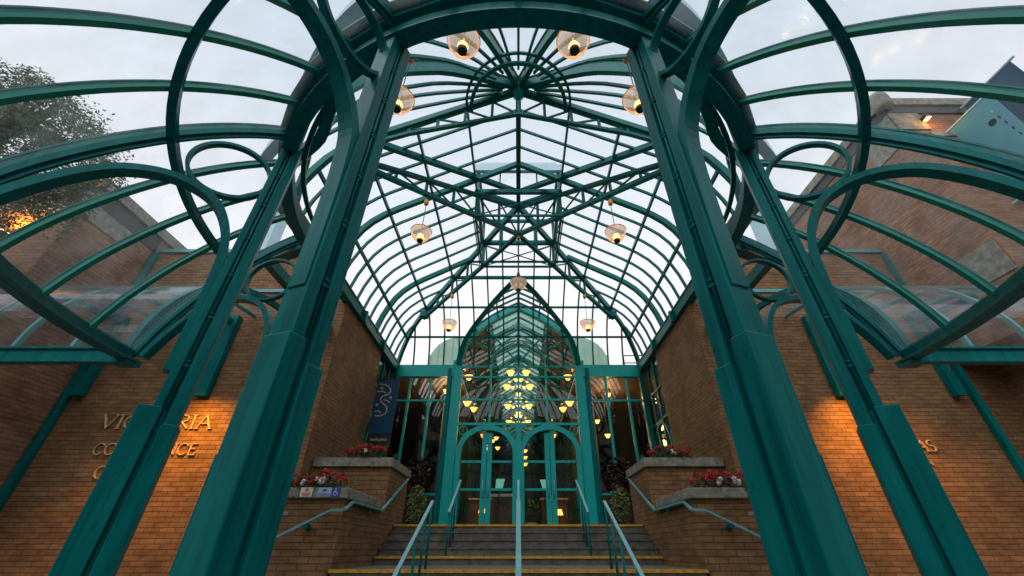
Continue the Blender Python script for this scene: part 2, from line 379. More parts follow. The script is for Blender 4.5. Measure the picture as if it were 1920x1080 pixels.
# ================================================================== RING CANOPY (umbrella of curved glass round the rotunda)
um = thing('ring_canopy', (0, YC, 4.1), 'curved teal and glass canopy spreading outward round the rotunda above the viewer', 'canopy')
angs_major = [-90, -56.25, -FA, FA, 56.25, 90]
minor = [-90 + 33.75 / 4 * k for k in (1, 2, 3)] + [-56.25 + (56.25 - FA) / 4 * k for k in (1, 2, 3)]
minor = minor + [-FA / 2, 0, FA / 2] + [-a for a in minor]
ALL = sorted(angs_major + minor)
prof_s = [(p.x, p.z) for p in smooth_path([(a, 0, b) for a, b in UMB], 2)]
for ph in minor:
    path = [radial(ph, r, z) for r, z in prof_s]
    b = MB(); b.sweep(path, tdir(ph), .066, .03, 0.0); gb = b.build('glazing_bar', M['bar'], um)
    b = MB(); b.sweep(path, tdir(ph), .022, .045, .036); b.sweep(path, tdir(ph), .04, .012, .062); b.build('bar_fin', M['teal'], gb)
for ph in angs_major:
    path = [radial(ph, r, z - .01) for r, z in prof_s]
    b = MB(); b.sweep(path, tdir(ph), .085, .11, .03); b.sweep(path, tdir(ph), .10, .02, .094); b.sweep(path, tdir(ph), .03, .05, -.04)
    b.build('radial_beam', M['teal'], um)
    # decorative ogee bracket and ring under the beam
    e_ = -.06 if abs(ph) < 30 else 0
    br = smooth_path([radial(ph, r, z) for r, z in ((3.40 + e_, 1.2), (3.405 + e_, 1.8), (3.42 + e_, 2.2), (3.46 + e_, 2.5), (3.55 + e_ / 2, 2.74), (3.68, 2.92), (3.85, 3.02), (4.05, 3.06), (4.25, 3.03), (4.47, 2.92), (4.68, 2.7), (4.86, 2.42), (5.0, 2.14))], 4)
    b = MB(); b.sweep(br, tdir(ph), .125, .07); b.build('bracket', M['teal'], um)
    zc_ = 3.53 if abs(ph) < 30 else 3.40
    c = MB(); c.sweep([radial(ph, (3.66 if abs(ph) < 30 else 3.715) + .36 * math.cos(t), zc_ + .36 * math.sin(t)) for t in [2 * math.pi * k / 40 for k in range(40)]], tdir(ph), .07, .035, closed=True)
    c.build('bracket_ring', M['teal'], um)
def polyring(r, z, step=None, a0=-90, a1=90, angs=None):
    if angs: return [radial(a, r, z) for a in angs]
    n = int((a1 - a0) / step); return [radial(a0 + (a1 - a0) * k / n, r, z) for k in range(n + 1)]
UP = (0, 0, 1)
b = MB(); b.sweep(polyring(3.38, 4.25, angs=ALL), UP, .07, .09); b.sweep(polyring(3.43, 4.33, angs=ALL), UP, .03, .16); b.build('top_beam', M['teal'], um)
b = MB(); b.sweep(polyring(4.27, 3.53, 2.5), UP, .09, .075); b.sweep(polyring(4.285, 3.60, 2.5), UP, .02, .05); b.build('middle_rib', M['teal'], um)
b = MB(); b.sweep(polyring(5.16, 2.14, 2.5), UP, .15, .10); b.sweep(polyring(5.22, 2.24, 2.5), UP, .05, .10)
b.sweep(polyring(5.08, 2.08, 2.5), UP, .025, .10); b.build('gutter', M['teal'], um)
gl = MB()
for a, b_ in zip(ALL, ALL[1:]):
    A = [radial(a, r + .02, z + .025) for r, z in prof_s]; B = [radial(b_, r + .02, z + .025) for r, z in prof_s]
    gl.strip(A, B)
gl.build('glazing', M['canopyglass'], um)

# ================================================================== RING BEAM
rb = thing('ring_beam', (0, YC, 4.0), 'heavy dark teal ring beam resting on the columns of the rotunda', 'beam')
b = MB(); b.sweep(polyring(3.31, 4.06, 2.5), UP, .20, .10); b.build('beam_web', M['teal'], rb)
b = MB(); b.sweep(polyring(3.31, 3.955, 2.5), UP, .02, .16); b.build('bottom_flange', M['teal'], rb)
b = MB(); b.sweep(polyring(3.17, 4.2, 2.5), UP, .03, .06); b.build('top_flange', M['teal'], rb)
for s in (-1, 1):
    b = MB(); b.bar((s * 3.34, 4.95, 4.05), (s * 4.3, 5.35, 4.05), .16, .16); b.bar((s * 4.3, 5.3, 4.15), (s * 4.3, FY, 4.15), .14, .18)
    b.build('side_beam', M['teal'], rb)
b = MB()
for ph in (-10.25, 0, 10.25, -39.4, 39.4, -73, 73):
    b.bar(radial(ph, 3.32, 4.2), radial(ph, 3.32, 4.9), .05, .05)
b.build('stub_post', M['teal'], rb)

# ================================================================== VAULTED GLASS ROOF
vr = thing('vaulted_glass_roof', (0, YX, 5.1), 'tall pointed greenhouse roof of teal ribs and glass over the entrance stairs', 'roof')
def side_pts(x0, s, y, x1=HW):
    xs = [x0] + [p[0] for p in PROF if x0 < p[0] <= x1]
    if len(xs) < 5 and x0 > 2.9:
        xs = sorted(set(xs))
    return [(s * x, y, interp(PROF, x)) for x in xs]
Xv = (0, 1, 0)
def rib_half(y, x0, thick, s):
    p = side_pts(x0, s, y)
    if len(p) < 2: return
    b = MB()
    if thick: b.sweep(p, Xv, .10, .13, .05 * (1 if s > 0 else 1))
    else: b.sweep(p, Xv, .045, .06)
    b.build('rib', M['teal'], vr)
def rib_full(y, thick):
    p = side_pts(0, -1, y)[::-1] + side_pts(0, 1, y)[1:]
    b = MB(); b.sweep(p, Xv, .10 if thick else .045, .13 if thick else .06, -.05 if thick else 0); b.build('rib', M['teal'], vr)
ys = [4.95 + .5 * k for k in range(0, 16)]
for i, y in enumerate(ys):
    thick = i in (0, 4, 10)
    if y < 7.4: rib_full(y, thick)
    else:
        x0 = max(1.08, y - YX)
        for s in (-1, 1): rib_half(y, x0, thick, s)
# hip glazing at the far end: ribs run front to back
for k in range(-7, 8):
    x = k * .5
    path = []
    for d, z in PROF:
        y = YX + d
        if d >= max(abs(x), 1.05): path.append((x, y, z))
    x0 = max(abs(x), 1.05)
    if path and path[0][1] > YX + x0 + .01: path = [(x, YX + x0, interp(PROF, x0))] + path
    if len(path) > 1:
        b = MB(); b.sweep(path, (1, 0, 0), .045, .06); b.build('rib', M['teal'], vr)
for d in (1.11, 1.62, 2.1, 3.05, 3.74):      # cross bars of the hip
    z = interp(PROF, d); b = MB(); b.bar((-d, YX + d, z), (d, YX + d, z), .05, .06 if d != 2.1 else .11)
    b.build('cross_bar', M['teal'], vr)
# purlins
for s in (-1, 1):
    for d, y1 in ((1.09, YX + 1.09), (2.1, YX + 2.1), (3.07, YX + 3.07), (3.75, YX + 3.75)):
        z = interp(PROF, d) - .05; b = MB(); b.bar((s * d, 4.95, z), (s * d, y1, z), .045, .09)
        b.build('purlin', M['teal'], vr)
b = MB(); b.bar((0, 4.95, 8.45), (0, YX, 8.45), .06, .14); b.bar((.0, 4.95, 8.54), (.0, YX, 8.54), .12, .02); b.build('ridge_beam', M['teal'], vr)
# hips, valley beams
def hip_path(s, sy, x0=0.0, x1=HW, yc=YX, dz=-.06):
    return [(s * x, yc + sy * x, interp(PROF, x) + dz) for x in [x0] + [p[0] for p in PROF if x0 < p[0] <= x1]]
for s in (-1, 1):
    b = MB(); b.sweep(hip_path(s, 1), V((1, -s, 0)), .10, .15); b.build('hip_beam', M['teal'], vr)
    b = MB(); b.sweep(hip_path(s, -1, 0, 3.0, YX - .48, -.03), V((1, s, 0)), .11, .13); b.build('valley_beam', M['teal'], vr)
    # eave beams on the side walls
    b = MB(); b.bar((s * 4.05, 4.95, 5.0), (s * 4.05, YE + .1, 5.0), .20, .24); b.bar((s * 4.0, 4.95, 5.135), (s * 4.0, YE, 5.135), .14, .03)
    b.build('eave_beam', M['teal'], vr)
    for y in (7.15, 8.9, 10.6):
        b = MB(); b.box(min(s * 3.86, s * 3.95), max(s * 3.86, s * 3.95), y - .05, y + .05, 4.82, 5.12); b.build('eave_plate', M['teal'], vr)
# apse ribs fan out from the hub
def apse_prof(ph):
    k = max(0, min(1, (abs(ph) - 60) / 30)); k = k * k * (3 - 2 * k); o = []
    n = 14
    for i in range(n + 1):
        t = i / n
        ra = 3.1 * math.sin(t * math.pi / 2) if False else 3.1 * (1 - (1 - t) ** 1.5)
        rv = HW * (1 - (1 - t) ** 1.5)
        za, zv = interp(APSE, ra), interp(PROF, rv)
        o.append((ra + (rv - ra) * k, za + (zv - za) * k))
    return o
AP_ALL = [a for a in ALL]
for ph in AP_ALL:
    if abs(ph) == 90: continue
    p = apse_prof(ph); major = ph in angs_major
    if not major: p = [q for q in p if q[0] >= .33]
    path = [radial(ph, r, z) for r, z in p]
    b = MB(); b.sweep(path, tdir(ph), .10 if major else .045, .24 if major else .06, .10 if major else 0)
    if major: b.sweep(path, tdir(ph), .15, .02, .225)
    b.build('apse_rib', M['teal'], vr)
hub = MB(); hub.lathe((0, YC, 8.12), [(0.01, 0), (.05, .0), (.12, .12), (.16, .26), (.16, .40), (.01, .42)], 12); hub.build('hub', M['teal'], vr)
b = MB(); b.sweep([radial(a, 1.09, 7.86) for a in range(-90, 91, 5)], UP, .05, .05); b.build('apse_ring', M['teal'], vr)
b = MB(); b.sweep([radial(a, .98, 7.70) for a in range(-90, 91, 5)], UP, .06, .07); b.build('apse_ring', M['teal'], vr)
b = MB(); b.sweep([radial(a, apse_prof(a)[-1][0], 4.93) for a in range(-90, 91, 3)], UP, .18, .15); b.build('apse_eave', M['teal'], vr)
b = MB(); b.sweep([radial(a, apse_prof(a)[-1][0] + .34, 5.10) for a in range(-78, 79, 3)], UP, .20, .15); b.build('apse_gutter', M['blue'], vr)
b = MB()   # lattice between the ring beam and the apse eave
LA = [-78 + 12 * k for k in range(14)]
for a0, a1 in zip(LA, LA[1:]):
    m = (a0 + a1) / 2; R1, R0 = 3.30, 3.34
    b.bar(radial(a0, R0, 4.25), radial(m, R1, 4.95), .035, .035); b.bar(radial(m, R1, 4.95), radial(a1, R0, 4.25), .035, .035)
b.build('drum_lattice', M['teal_pale'], vr)
# glass skins
gl = MB()
for i in range(len(PROF) - 1):
    (x0, z0), (x1, z1) = PROF[i], PROF[i + 1]
    for s in (-1, 1):
        o = .045
        if x1 <= 1.12:
            gl.face([(s * x0, 4.95, z0 + o), (s * x1, 4.95, z1 + o), (s * x1, 7.45, z1 + o), (s * x0, 7.45, z0 + o)])
        else:
            gl.face([(s * x0, 4.95, z0 + o), (s * x1, 4.95, z1 + o), (s * x1, YX + x1, z1 + o), (s * x0, YX + x0, z0 + o)])
    if x0 >= 1.1:
        gl.face([(-x0, YX + x0, z0 + .045), (x0, YX + x0, z0 + .045), (x1, YX + x1, z1 + .045), (-x1, YX + x1, z1 + .045)])
gl.build('glazing', M['roofglass'], vr)
gl = MB()
for a, b_ in zip(AP_ALL, AP_ALL[1:]):
    A = [radial(a, r, z + .04) for r, z in apse_prof(a)]; B = [radial(b_, r, z + .04) for r, z in apse_prof(b_)]; gl.strip(A, B)
gl.build('apse_glazing', M['roofglass'], vr)
# lantern over the crossing
ln = MB()
y0, y1, x_, zb, zt = 7.45, 9.55, 1.1, 7.95, 8.85
for x in (-x_, x_):
    for y in (y0, y1): ln.bar((x, y, zb), (x, y, zt), .08, .08)
    ln.bar((x, y0, zb), (x, y1, zb), .09, .12); ln.bar((x, y0, zt), (x, y1, zt), .08, .09)
    for y in (8.15, 8.85): ln.bar((x, y, zb), (x, y, zt), .04, .04)
for y in (y0, y1):
    ln.bar((-x_, y, zb), (x_, y, zb), .09, .13); ln.bar((-x_, y, zt), (x_, y, zt), .08, .10)
    for x in (-.5, .5): ln.bar((x, y, zb), (x, y, zt), .04, .04)
ln.build('lantern_frame', M['teal'], vr)
ln = MB(); ln.box(-1.2, 1.2, y0 - .16, y0 - .05, 8.62, 8.86); ln.box(-1.05, 1.05, y0 - .13, y0 - .05, 8.86, 8.97)
ln.build('lantern_fascia', M['blue'], vr)
ln = MB(); ln.face([(-x_, y0, zt + .06), (x_, y0, zt + .06), (x_, y1, zt + .06), (-x_, y1, zt + .06)]); ln.build('lantern_glazing', M['roofglass'], vr)
# lattice trusses under the crossing
def truss(top, bot, n, wtop, wbot, extra=None):
    t = bpy.data.objects.new('truss', None); COL.objects.link(t); t.parent = vr; t.matrix_parent_inverse = vr.matrix_world.inverted()
    tp = [V(top(k / n)) for k in range(n + 1)]; bp = [V(bot(k / n)) for k in range(n + 1)]
    side = (tp[-1] - tp[0]).cross(V((0, 0, 1)))
    b = MB(); b.sweep(tp, side, wtop, wtop); b.build('chord', M['teal'], t)
    b = MB(); b.sweep(bp, side, wbot, wbot); b.build('chord', M['teal'], t)
    b = MB()
    for k in range(0, n + 1):
        if (tp[k] - bp[k]).length > .15: b.bar(tp[k], bp[k], .055, .055, up=side)
    for k in range(n):
        if k < n / 2: a_, c_ = tp[k], bp[k + 1]
        else: a_, c_ = bp[k], tp[k + 1]
        if (a_ - c_).length > .2: b.sweep([a_, c_], side, .03, .038)
    b.build('web', M['teal'], t)
def zb(x): return 7.33 - .29 * abs(x)
for s in (-1, 1):
    E_ = 3.15
    def top(t, s=s):
        x = -E_ + 2 * E_ * t; return (s * x, YX + x, interp(PROF, abs(x)) - (.13 if x > 0 else .17))
    def bot(t, s=s):
        x = -E_ + 2 * E_ * t; z = zb(x)
        if abs(x) > 2.9: z = interp(PROF, abs(x)) - .30
        return (s * x, YX + x, z)
    truss(top, bot, 12, .095, .10)
def topf(t): x = -3.3 + 6.6 * t; return (x, 4.97, interp(PROF, abs(x)) - .16)
def botf(t):
    x = -3.3 + 6.6 * t; return (x, 4.97, min(7.62 - .30 * abs(x), interp(PROF, abs(x)) - .26))
truss(topf, botf, 12, .05, .075)
b = MB()    # lower tie frame and cross bracing round the king post
q = 1.08; z0 = zb(q)
b.bar((-q, YX - q, z0), (q, YX - q, z0), .05); b.bar((-q, YX + q, z0), (q, YX + q, z0), .05)
for s in (-1, 1):
    b.bar((s * q, YX - q, z0), (s * q, YX + q, z0), .05); b.bar((s * (q + .07), YX - q, z0 + .1), (s * (q + .07), YX + q, z0 + .1), .03)
    for sy in (-1, 1):
        b.bar((s * q, YX + sy * q, z0), (s * q, YX + sy * q, 7.9), .06)
    for A, B in (((-q, s), (q, s)),):
        b.bar((-q, YX + s * q, z0), (q, YX + s * q, 7.85), .025); b.bar((q, YX + s * q, z0), (-q, YX + s * q, 7.85), .025)
        b.bar((s * q, YX - q, z0), (s * q, YX + q, 7.85), .025); b.bar((s * q, YX + q, z0), (s * q, YX - q, 7.85), .025)
b.bar((0, YX, 7.3), (0, YX, 8.5), .07)
b.bar((-q, YX - q, z0), (0, YX, 7.33), .03); b.bar((q, YX - q, z0), (0, YX, 7.33), .03)
b.build('tie_frame', M['teal'], vr)
for s in (-1, 1):
    b = MB(); b.sweep([(s * x, YX - x, interp(PROF, x) - .05) for x in (0, .55, 1.11)], V((1, s, 0)), .09, .12); b.build('hip_beam', M['teal'], vr)
    # shoe plates where the trusses land
    b = MB(); b.box(min(s * 3.0, s * 3.25), max(s * 3.0, s * 3.25), YX + 3.0, YX + 3.22, 6.42, 6.62); b.build('shoe_plate', M['teal'], vr)

# ================================================================== BRICK WALLS
for s, side in ((-1, 'left'), (1, 'right')):
    wl = thing('brick_wall', (s * 4.2, 9.3, GZ), 'tan brick side wall of the entrance, %s of the stairs beneath the vault' % side, 'wall')
    a, b_ = sorted((s * 4.05, s * 4.42))
    m = MB(); m.box(a, b_, FY + .34, 10.9, GZ, 4.86); m.build('wall', M['brick'], wl)
    xo = 9.3 if s < 0 else 10.2
    lab = 'tan brick street front carrying the VICTORIA CONFERENCE CENTRE letters' if s < 0 else 'tan brick street front carrying the DOUGLAS STREET letters'
    fc = thing('brick_facade', (s * 6.6, FY, GZ), lab, 'wall')
    a, b_ = sorted((s * 4.05, s * xo))
    a5, b5 = sorted((s * 5.3, s * xo)); a4, b4 = sorted((s * 4.05, s * 5.3))
    m = MB(); m.box(a, b_, FY, FY + .34, GZ, 5.16); m.box(a5, b5, FY, FY + .34, 5.16, 6.36); m.build('wall', M['brick'], fc)
    m = MB(); m.box(a5 + .003, b5 - .003, FY - .05, FY + .40, 6.36, 6.46); m.build('coping', M['teal_pale'], fc)
    m = MB(); m.box(a4, b4, FY - .03, FY + .38, 5.161, 5.24); m.box(a5, b5, FY - .035, FY - .001, 5.16, 5.25); m.build('flashing', M['teal_pale'], fc)

# wings beside the court
# left wing
wg = thing('brick_wing', (-12.5, 9, GZ), 'brick wing rising behind the left canopy with a pale stone corner patch', 'building')
m = MB(); m.box(-30, -9.3, 6.15, 30, GZ, 6.75); m.build('wall', M['brick2'], wg)
m = MB(); m.box(-30.05, -9.22, 6.07, 30.05, 6.75, 7.0); m.build('coping', M['concrete'], wg)
m = MB(); m.box(-9.31, -9.285, 6.3, 8.0, 6.35, 6.752); m.build('eave_band', M['black'], wg)
m = MB(); m.box(-9.30, -9.28, 6.17, 7.3, 5.95, 6.35); m.box(-10.4, -9.28, 6.125, 6.165, 5.95, 6.6); m.build('stone_panel', M['concrete'], wg)
# right wing, taller
wr = thing('brick_wing', (13, 9, GZ), 'taller brick wing rising behind the right canopy with a flat pale parapet', 'building')
m = MB(); m.box(9.3, 40, 5.97, 30, 3.4, 9.45); m.box(10.2, 40, 5.972, 30, GZ, 3.4); m.build('wall', M['brick2'], wr)
m = MB(); m.box(9.22, 40, 5.89, 30.05, 9.45, 9.72); m.build('coping', M['concrete'], wr)
m = MB(); m.box(9.285, 40, 5.93, 5.972, 9.15, 9.452); m.box(9.27, 9.302, 5.97, 30, 9.15, 9.452); m.build('eave_band', M['black'], wr)
m = MB(); m.box(9.9, 40, 5.94, 5.974, 8.25, 8.42); m.build('stone_band', M['concrete'], wr)
m = MB(); m.box(9.27, 9.305, 6.0, 6.9, 8.2, 9.15); m.box(9.27, 10.0, 5.94, 5.975, 8.5, 9.15); m.build('stone_panel', M['concrete'], wr)
m = MB(); m.box(9.275, 9.305, 6.0, 6.75, 4.4, 5.1); m.build('stone_panel', M['concrete'], wr)
m = MB(); m.lathe((9.28, 5.93, 9.3), [(.01, 0), (.16, 0), (.2, .1), (.2, .42), (.15, .56), (.01, .62)], 14); m.build('corner_cap', M['concrete'], wr, smooth=True)
# black shop window beside the facade, far right
wd = thing('dark_window', (10.9, FY, 1.5), 'dark window with maroon bars at the far right of the brick front', 'window')
m = MB(); m.box(10.2, 15, FY + .15, FY + .2, GZ, 5.2); m.build('pane', M['black'], wd)
m = MB()
for x in (10.26, 11.3, 12.4): m.box(x - .04, x + .04, FY + .02, FY + .14, .3, 3.6)
for z in (1.0, 2.5, 3.3): m.box(10.22, 15, FY + .0, FY + .1, z - .04, z + .04)
m.build('frame', M['maroon'], wd)

# ================================================================== WALL CANOPIES left and right
LPROF = [(4.95, 2.24), (4.97, 2.5), (5.03, 2.76), (5.16, 3.06), (5.34, 3.36), (5.6, 3.66), (5.95, 3.93), (6.4, 4.16), (7.0, 4.34), (7.6, 4.44), (8.02, 4.48)]
for s, side in ((-1, 'VICTORIA'), (1, 'DOUGLAS STREET')):
    cn = thing('wall_canopy', (s * 7.2, FY, 4.4), 'quarter-round teal glass canopy against the brick front above the %s letters' % side, 'canopy', 'curved wall canopies')
    xo = 9.25 if s < 0 else 10.6
    lp = smooth_path([(0, y, z) for y, z in LPROF], 2)
    nb = 5 if s < 0 else 6
    xs = [5.25 + (xo - 5.25) * k / nb for k in range(nb + 1)]
    for i, x in enumerate(xs):
        path = [(s * x, p.y, p.z) for p in lp]
        b = MB()
        if i in (0,):
            b.sweep(path, (1, 0, 0), .09, .11)
        else:
            b.sweep(path, (1, 0, 0), .05, .04); b.sweep(path, (1, 0, 0), .022, .05, .03)
        b.build('glazing_bar' if i else 'end_rib', M['teal'] if i == 0 else M['teal_pale'], cn)
    gl = MB(); A = [(s * 5.25, p.y, p.z + .03) for p in lp]; B = [(s * xo, p.y, p.z + .03) for p in lp]; gl.strip(A, B); gl.build('glazing', M['canopyglass'], cn)
    b = MB(); b.bar((s * 5.15, 4.93, 2.14), (s * (xo + 1.5), 4.93, 2.14), .12, .17); b.bar((s * 5.15, 4.86, 2.24), (s * (xo + 1.5), 4.86, 2.24), .05, .03); b.build('gutter', M['teal'], cn)
    b = MB(); b.box(min(s * 5.05, s * 5.3), max(s * 5.05, s * 5.3), 4.8, 5.02, 2.02, 2.1); b.build('corner_plate', M['teal'], cn)
    # inner curved bracket of the end frame
    br = smooth_path([(s * 5.3, 4.98, 2.2), (s * 5.32, 5.0, 2.5), (s * 5.34, 5.12, 2.76), (s * 5.4, 5.4, 2.95), (s * 5.5, 5.8, 3.0), (s * 5.7, 6.4, 2.95), (s * 5.95, 7.1, 2.8)], 4)
    b = MB(); b.sweep(br, (1, 0, 0), .07, .06); b.build('end_bracket', M['teal'], cn)
    for x, wd_ in ((6.46 if s < 0 else 6.62, .26), (8.95, .14)):
        b = MB(); b.box(s * x - wd_ / 2, s * x + wd_ / 2, 7.90, 8.04, 2.62, 4.45); b.box(s * x - wd_ / 2 - .02, s * x + wd_ / 2 + .02, 7.87, 7.97, 2.60, 3.1)
        b.bar((s * x, 7.97, 4.3), (s * x, 6.6, 4.14), .08, .10); b.build('wall_bracket', M['teal'], cn)
o = thing('soffit_light', (8.35, 5.0, 2.0), 'tiny orange lamp under the gutter of the right wall canopy', 'lamp')
m = MB(); m.lathe((8.35, 5.0, 2.0), [(.01, .06), (.045, .06), (.05, .0), (.04, .01)], 12); m.build('housing', M['black'], o)
m = MB(); m.lathe((8.35, 5.0, 2.0), [(.001, .008), (.038, .012), (.001, .03)], 12); m.build('lens', M['glow'], o)
# downpipes
for s, lb in ((-1, 'teal downpipe in the corner left of the VICTORIA letters'), (1, 'teal downpipe on the brick right of the DOUGLAS STREET letters')):
    x = 9.2 if s < 0 else 9.3
    m = MB(); m.box(s * x - .06, s * x + .06, 7.93, 8.05, GZ, 6.3); o = m.build('downpipe', M['teal'], bevel=.012); tag(o, lb, 'downpipe', 'corner downpipes')
# metal stacks on the roof behind the front
for s, lb in ((-1, 'left'), (1, 'right')):
    st = thing('roof_stack', (s * 7.5, 9.2, 6.3), 'pale blue metal stack with flared head above the %s roof' % lb, 'chimney', 'pale blue roof stacks')
    m = MB(); m.box(s * 7.55 - .22, s * 7.55 + .22, 9.0, 9.44, 5.8, 8.7); m.build('shaft', M['blue'], st)
    c = V((s * 7.55, 9.22, 8.7)); m = MB()
    lo = [c + V((a * .22, b * .22, 0)) for a, b in ((-1, -1), (1, -1), (1, 1), (-1, 1))]; hi = [c + V((a * .45, b * .45, .4)) for a, b in ((-1, -1), (1, -1), (1, 1), (-1, 1))]
    m.hexa(lo + hi); m.box(c.x - .47, c.x + .47, c.y - .47, c.y + .47, c.z + .4, c.z + .5); m.build('head', M['blue'], st)

# ================================================================== LETTERS (stroke-built roman capitals)
def arc(cx, cy_, rx, ry, a0, a1, n=12): return [(cx + rx * math.cos(R(a0 + (a1 - a0) * k / n)), cy_ + ry * math.sin(R(a0 + (a1 - a0) * k / n))) for k in range(n + 1)]
# stroke: (points, weight)  weight 1 thick, .45 thin ; unit height 1
SER = .09
def ser(x, y): return ([(x - SER, y), (x + SER, y)], .35)
GLY = {
 'V': (.72, [([(.08, .97), (.36, .02)], 1), ([(.36, .02), (.64, .97)], .5), ser(.08, .98), ser(.64, .98)]),
 'I': (.28, [([(.14, .03), (.14, .97)], 1), ser(.14, .02), ser(.14, .98)]),
 'C': (.74, [(arc(.40, .5, .33, .48, 40, 180), .75), (arc(.40, .5, .33, .48, 180, 320), .75), ([(.66, .72), (.66, .92)], .35)]),
 'T': (.66, [([(.33, .03), (.33, .97)], 1), ([(.04, .96), (.62, .96)], .45), ([(.04, .82), (.04, .98)], .35), ([(.62, .82), (.62, .98)], .35), ser(.33, .02)]),
 'O': (.82, [(arc(.41, .5, .35, .48, 0, 360, 24), .75)]),
 'R': (.70, [([(.14, .03), (.14, .97)], 1), ([(.14, .96), (.36, .96)] + arc(.36, .73, .22, .23, 90, -90) + [(.14, .5)], .6), ([(.34, .5), (.66, .02)], .9), ser(.14, .02)]),
 'A': (.74, [([(.08, .02), (.37, .98)], .5), ([(.37, .98), (.66, .02)], 1), ([(.2, .36), (.56, .36)], .4), ser(.08, .02), ser(.66, .02)]),
 'N': (.78, [([(.12, .03), (.12, .97)], .5), ([(.12, .97), (.66, .02)], 1), ([(.66, .02), (.66, .97)], .5), ser(.12, .02), ser(.66, .98)]),
 'F': (.58, [([(.14, .03), (.14, .97)], 1), ([(.14, .96), (.52, .96)], .45), ([(.14, .52), (.42, .52)], .45), ([(.52, .82), (.52, .97)], .35), ser(.14, .02)]),
 'E': (.60, [([(.14, .03), (.14, .97)], 1), ([(.14, .96), (.52, .96)], .45), ([(.14, .52), (.44, .52)], .45), ([(.14, .03), (.55, .03)], .45), ([(.55, .02), (.55, .18)], .35)]),
 'D': (.80, [([(.14, .03), (.14, .97)], 1), ([(.14, .96), (.34, .96)] + arc(.34, .5, .38, .46, 90, -90, 16) + [(.14, .04)], .7)]),
 'U': (.78, [([(.14, .97), (.14, .34)] + arc(.39, .34, .25, .32, 180, 360, 10) + [(.64, .97)], .7), ser(.14, .98), ser(.64, .98)]),
 'G': (.80, [(arc(.42, .5, .35, .48, 45, 320, 20), .75), ([(.69, .16), (.69, .42)], .8), ([(.52, .43), (.78, .43)], .4)]),
 'L': (.58, [([(.14, .03), (.14, .97)], 1), ([(.14, .03), (.55, .03)], .45), ([(.55, .02), (.55, .2)], .35), ser(.14, .98)]),
 'S': (.56, [(arc(.28, .73, .2, .24, 30, 270, 12) + arc(.28, .26, .22, .24, 90, -150, 12)[0:], .8)]),
}
def word(txt, x0, x1, z, h, parent):
    tot = sum(GLY[c][0] for c in txt); k = (x1 - x0) / tot; x = x0
    for c in txt:
        wdt, st = GLY[c]; b = MB()
        for j, (pts, wt) in enumerate(st):
            path = [(x + px * k, FY - .026 - .0012 * j, z + py * h) for px, py in pts]
            b.sweep(path, (0, 1, 0), .03, max(.012, .095 * h * wt))
        b.build('letter', M['gold'], parent); x += wdt * k
L1 = thing('lettering', (-7.2, FY, 1.5), 'raised bronze letters reading VICTORIA CONFERENCE CENTRE on the left brick front', 'lettering')
word('VICTORIA', -8.25, -6.02, 1.98, .27, L1)
word('CONFERENCE', -8.1, -6.12, 1.50, .21, L1)
word('CENTRE', -7.85, -6.6, 1.09, .21, L1)
L2 = thing('lettering', (7.2, FY, 1.4), 'raised bronze letters reading DOUGLAS STREET on the right brick front', 'lettering')
word('DOUGLAS', 6.58, 7.98, 1.56, .21, L2)
word('STREET', 6.72, 7.75, 1.15, .21, L2)
def point_light(name, loc, energy, col=(1, .55, .2), rad=.04, parent=None):
    d = bpy.data.lights.new(name, 'POINT'); d.energy = energy; d.color = col; d.shadow_soft_size = rad
    o = bpy.data.objects.new(name, d); COL.objects.link(o); o.location = loc
    return o
def spot_light(name, loc, target, energy, col, size=110, blend=.6):
    d = bpy.data.lights.new(name, 'SPOT'); d.energy = energy; d.color = col; d.spot_size = R(size); d.spot_blend = blend; d.shadow_soft_size = .03
    o = bpy.data.objects.new(name, d); COL.objects.link(o); o.location = loc
    o.rotation_euler = (V(loc) - V(target)).to_track_quat('Z', 'Y').to_euler(); return o
for s, x, lb in ((-1, 6.2, 'small black downlight on the brick above the VICTORIA letters'), (1, 6.2, 'small black downlight on the brick above the DOUGLAS STREET letters')):
    f = thing('sign_light', (s * x, FY - .3, 2.6), lb, 'lamp', 'sign downlights')
    m = MB(); m.tube([(s * x, FY - 1.15, 2.98), (s * x, FY - 1.15, 4.32)], .014, 8); m.build('arm', M['black'], f)
    m = MB(); m.lathe((s * x, FY - 1.15, 2.86), [(.01, .15), (.05, .15), (.07, 0), (.062, 0.005), (.045, .12)], 14); m.build('shade', M['black'], f)
    spot_light('sign_spot', (s * x, FY - 1.15, 2.84), (s * (6.25 if s < 0 else 6.85), FY - .02, 1.2), 400, (1, .38, .02), 96, 1.0)

# ================================================================== STAIRS
KS = .785; LZ = .54 * KS; G2 = GZ / KS
NY = [10.6 + .3 * k for k in range(5)]; NZ = [-.12 + .165 * k for k in range(5)]
stp = thing('entrance_stairs', (0, 8.3, G2), 'wide grey stairs with yellow nosings rising to the glass doors', 'stairs')
m = MB()
steps = [(7.1 + .3 * k, G2 + (-.285 - G2) / 5 * (k + 1)) for k in range(4)] + [(8.3, -.285)] + list(zip(NY, NZ))
for i, (y, z) in enumerate(steps):
    y1 = steps[i + 1][0] if i + 1 < len(steps) else 12.80
    hwid = 3.24 if i < 5 else 3.19
    m.box(-hwid, hwid, y, y1 + .001, G2, z)
    if i > 4 or i == 4: m.box(-hwid + .002, hwid - .002, y - .02, y + .05, z - .035, z - .002)
m.build('flight', M['step'], stp)
m = MB()
for y, z, hwid in ((8.3, -.285, 3.22), (10.6, -.12, 3.17), (11.8, .54, 3.17)):
    m.box(-hwid, hwid, y - .026, y + .05, z - .045, z + .004)
m.build('nosing', M['yellow'], stp)

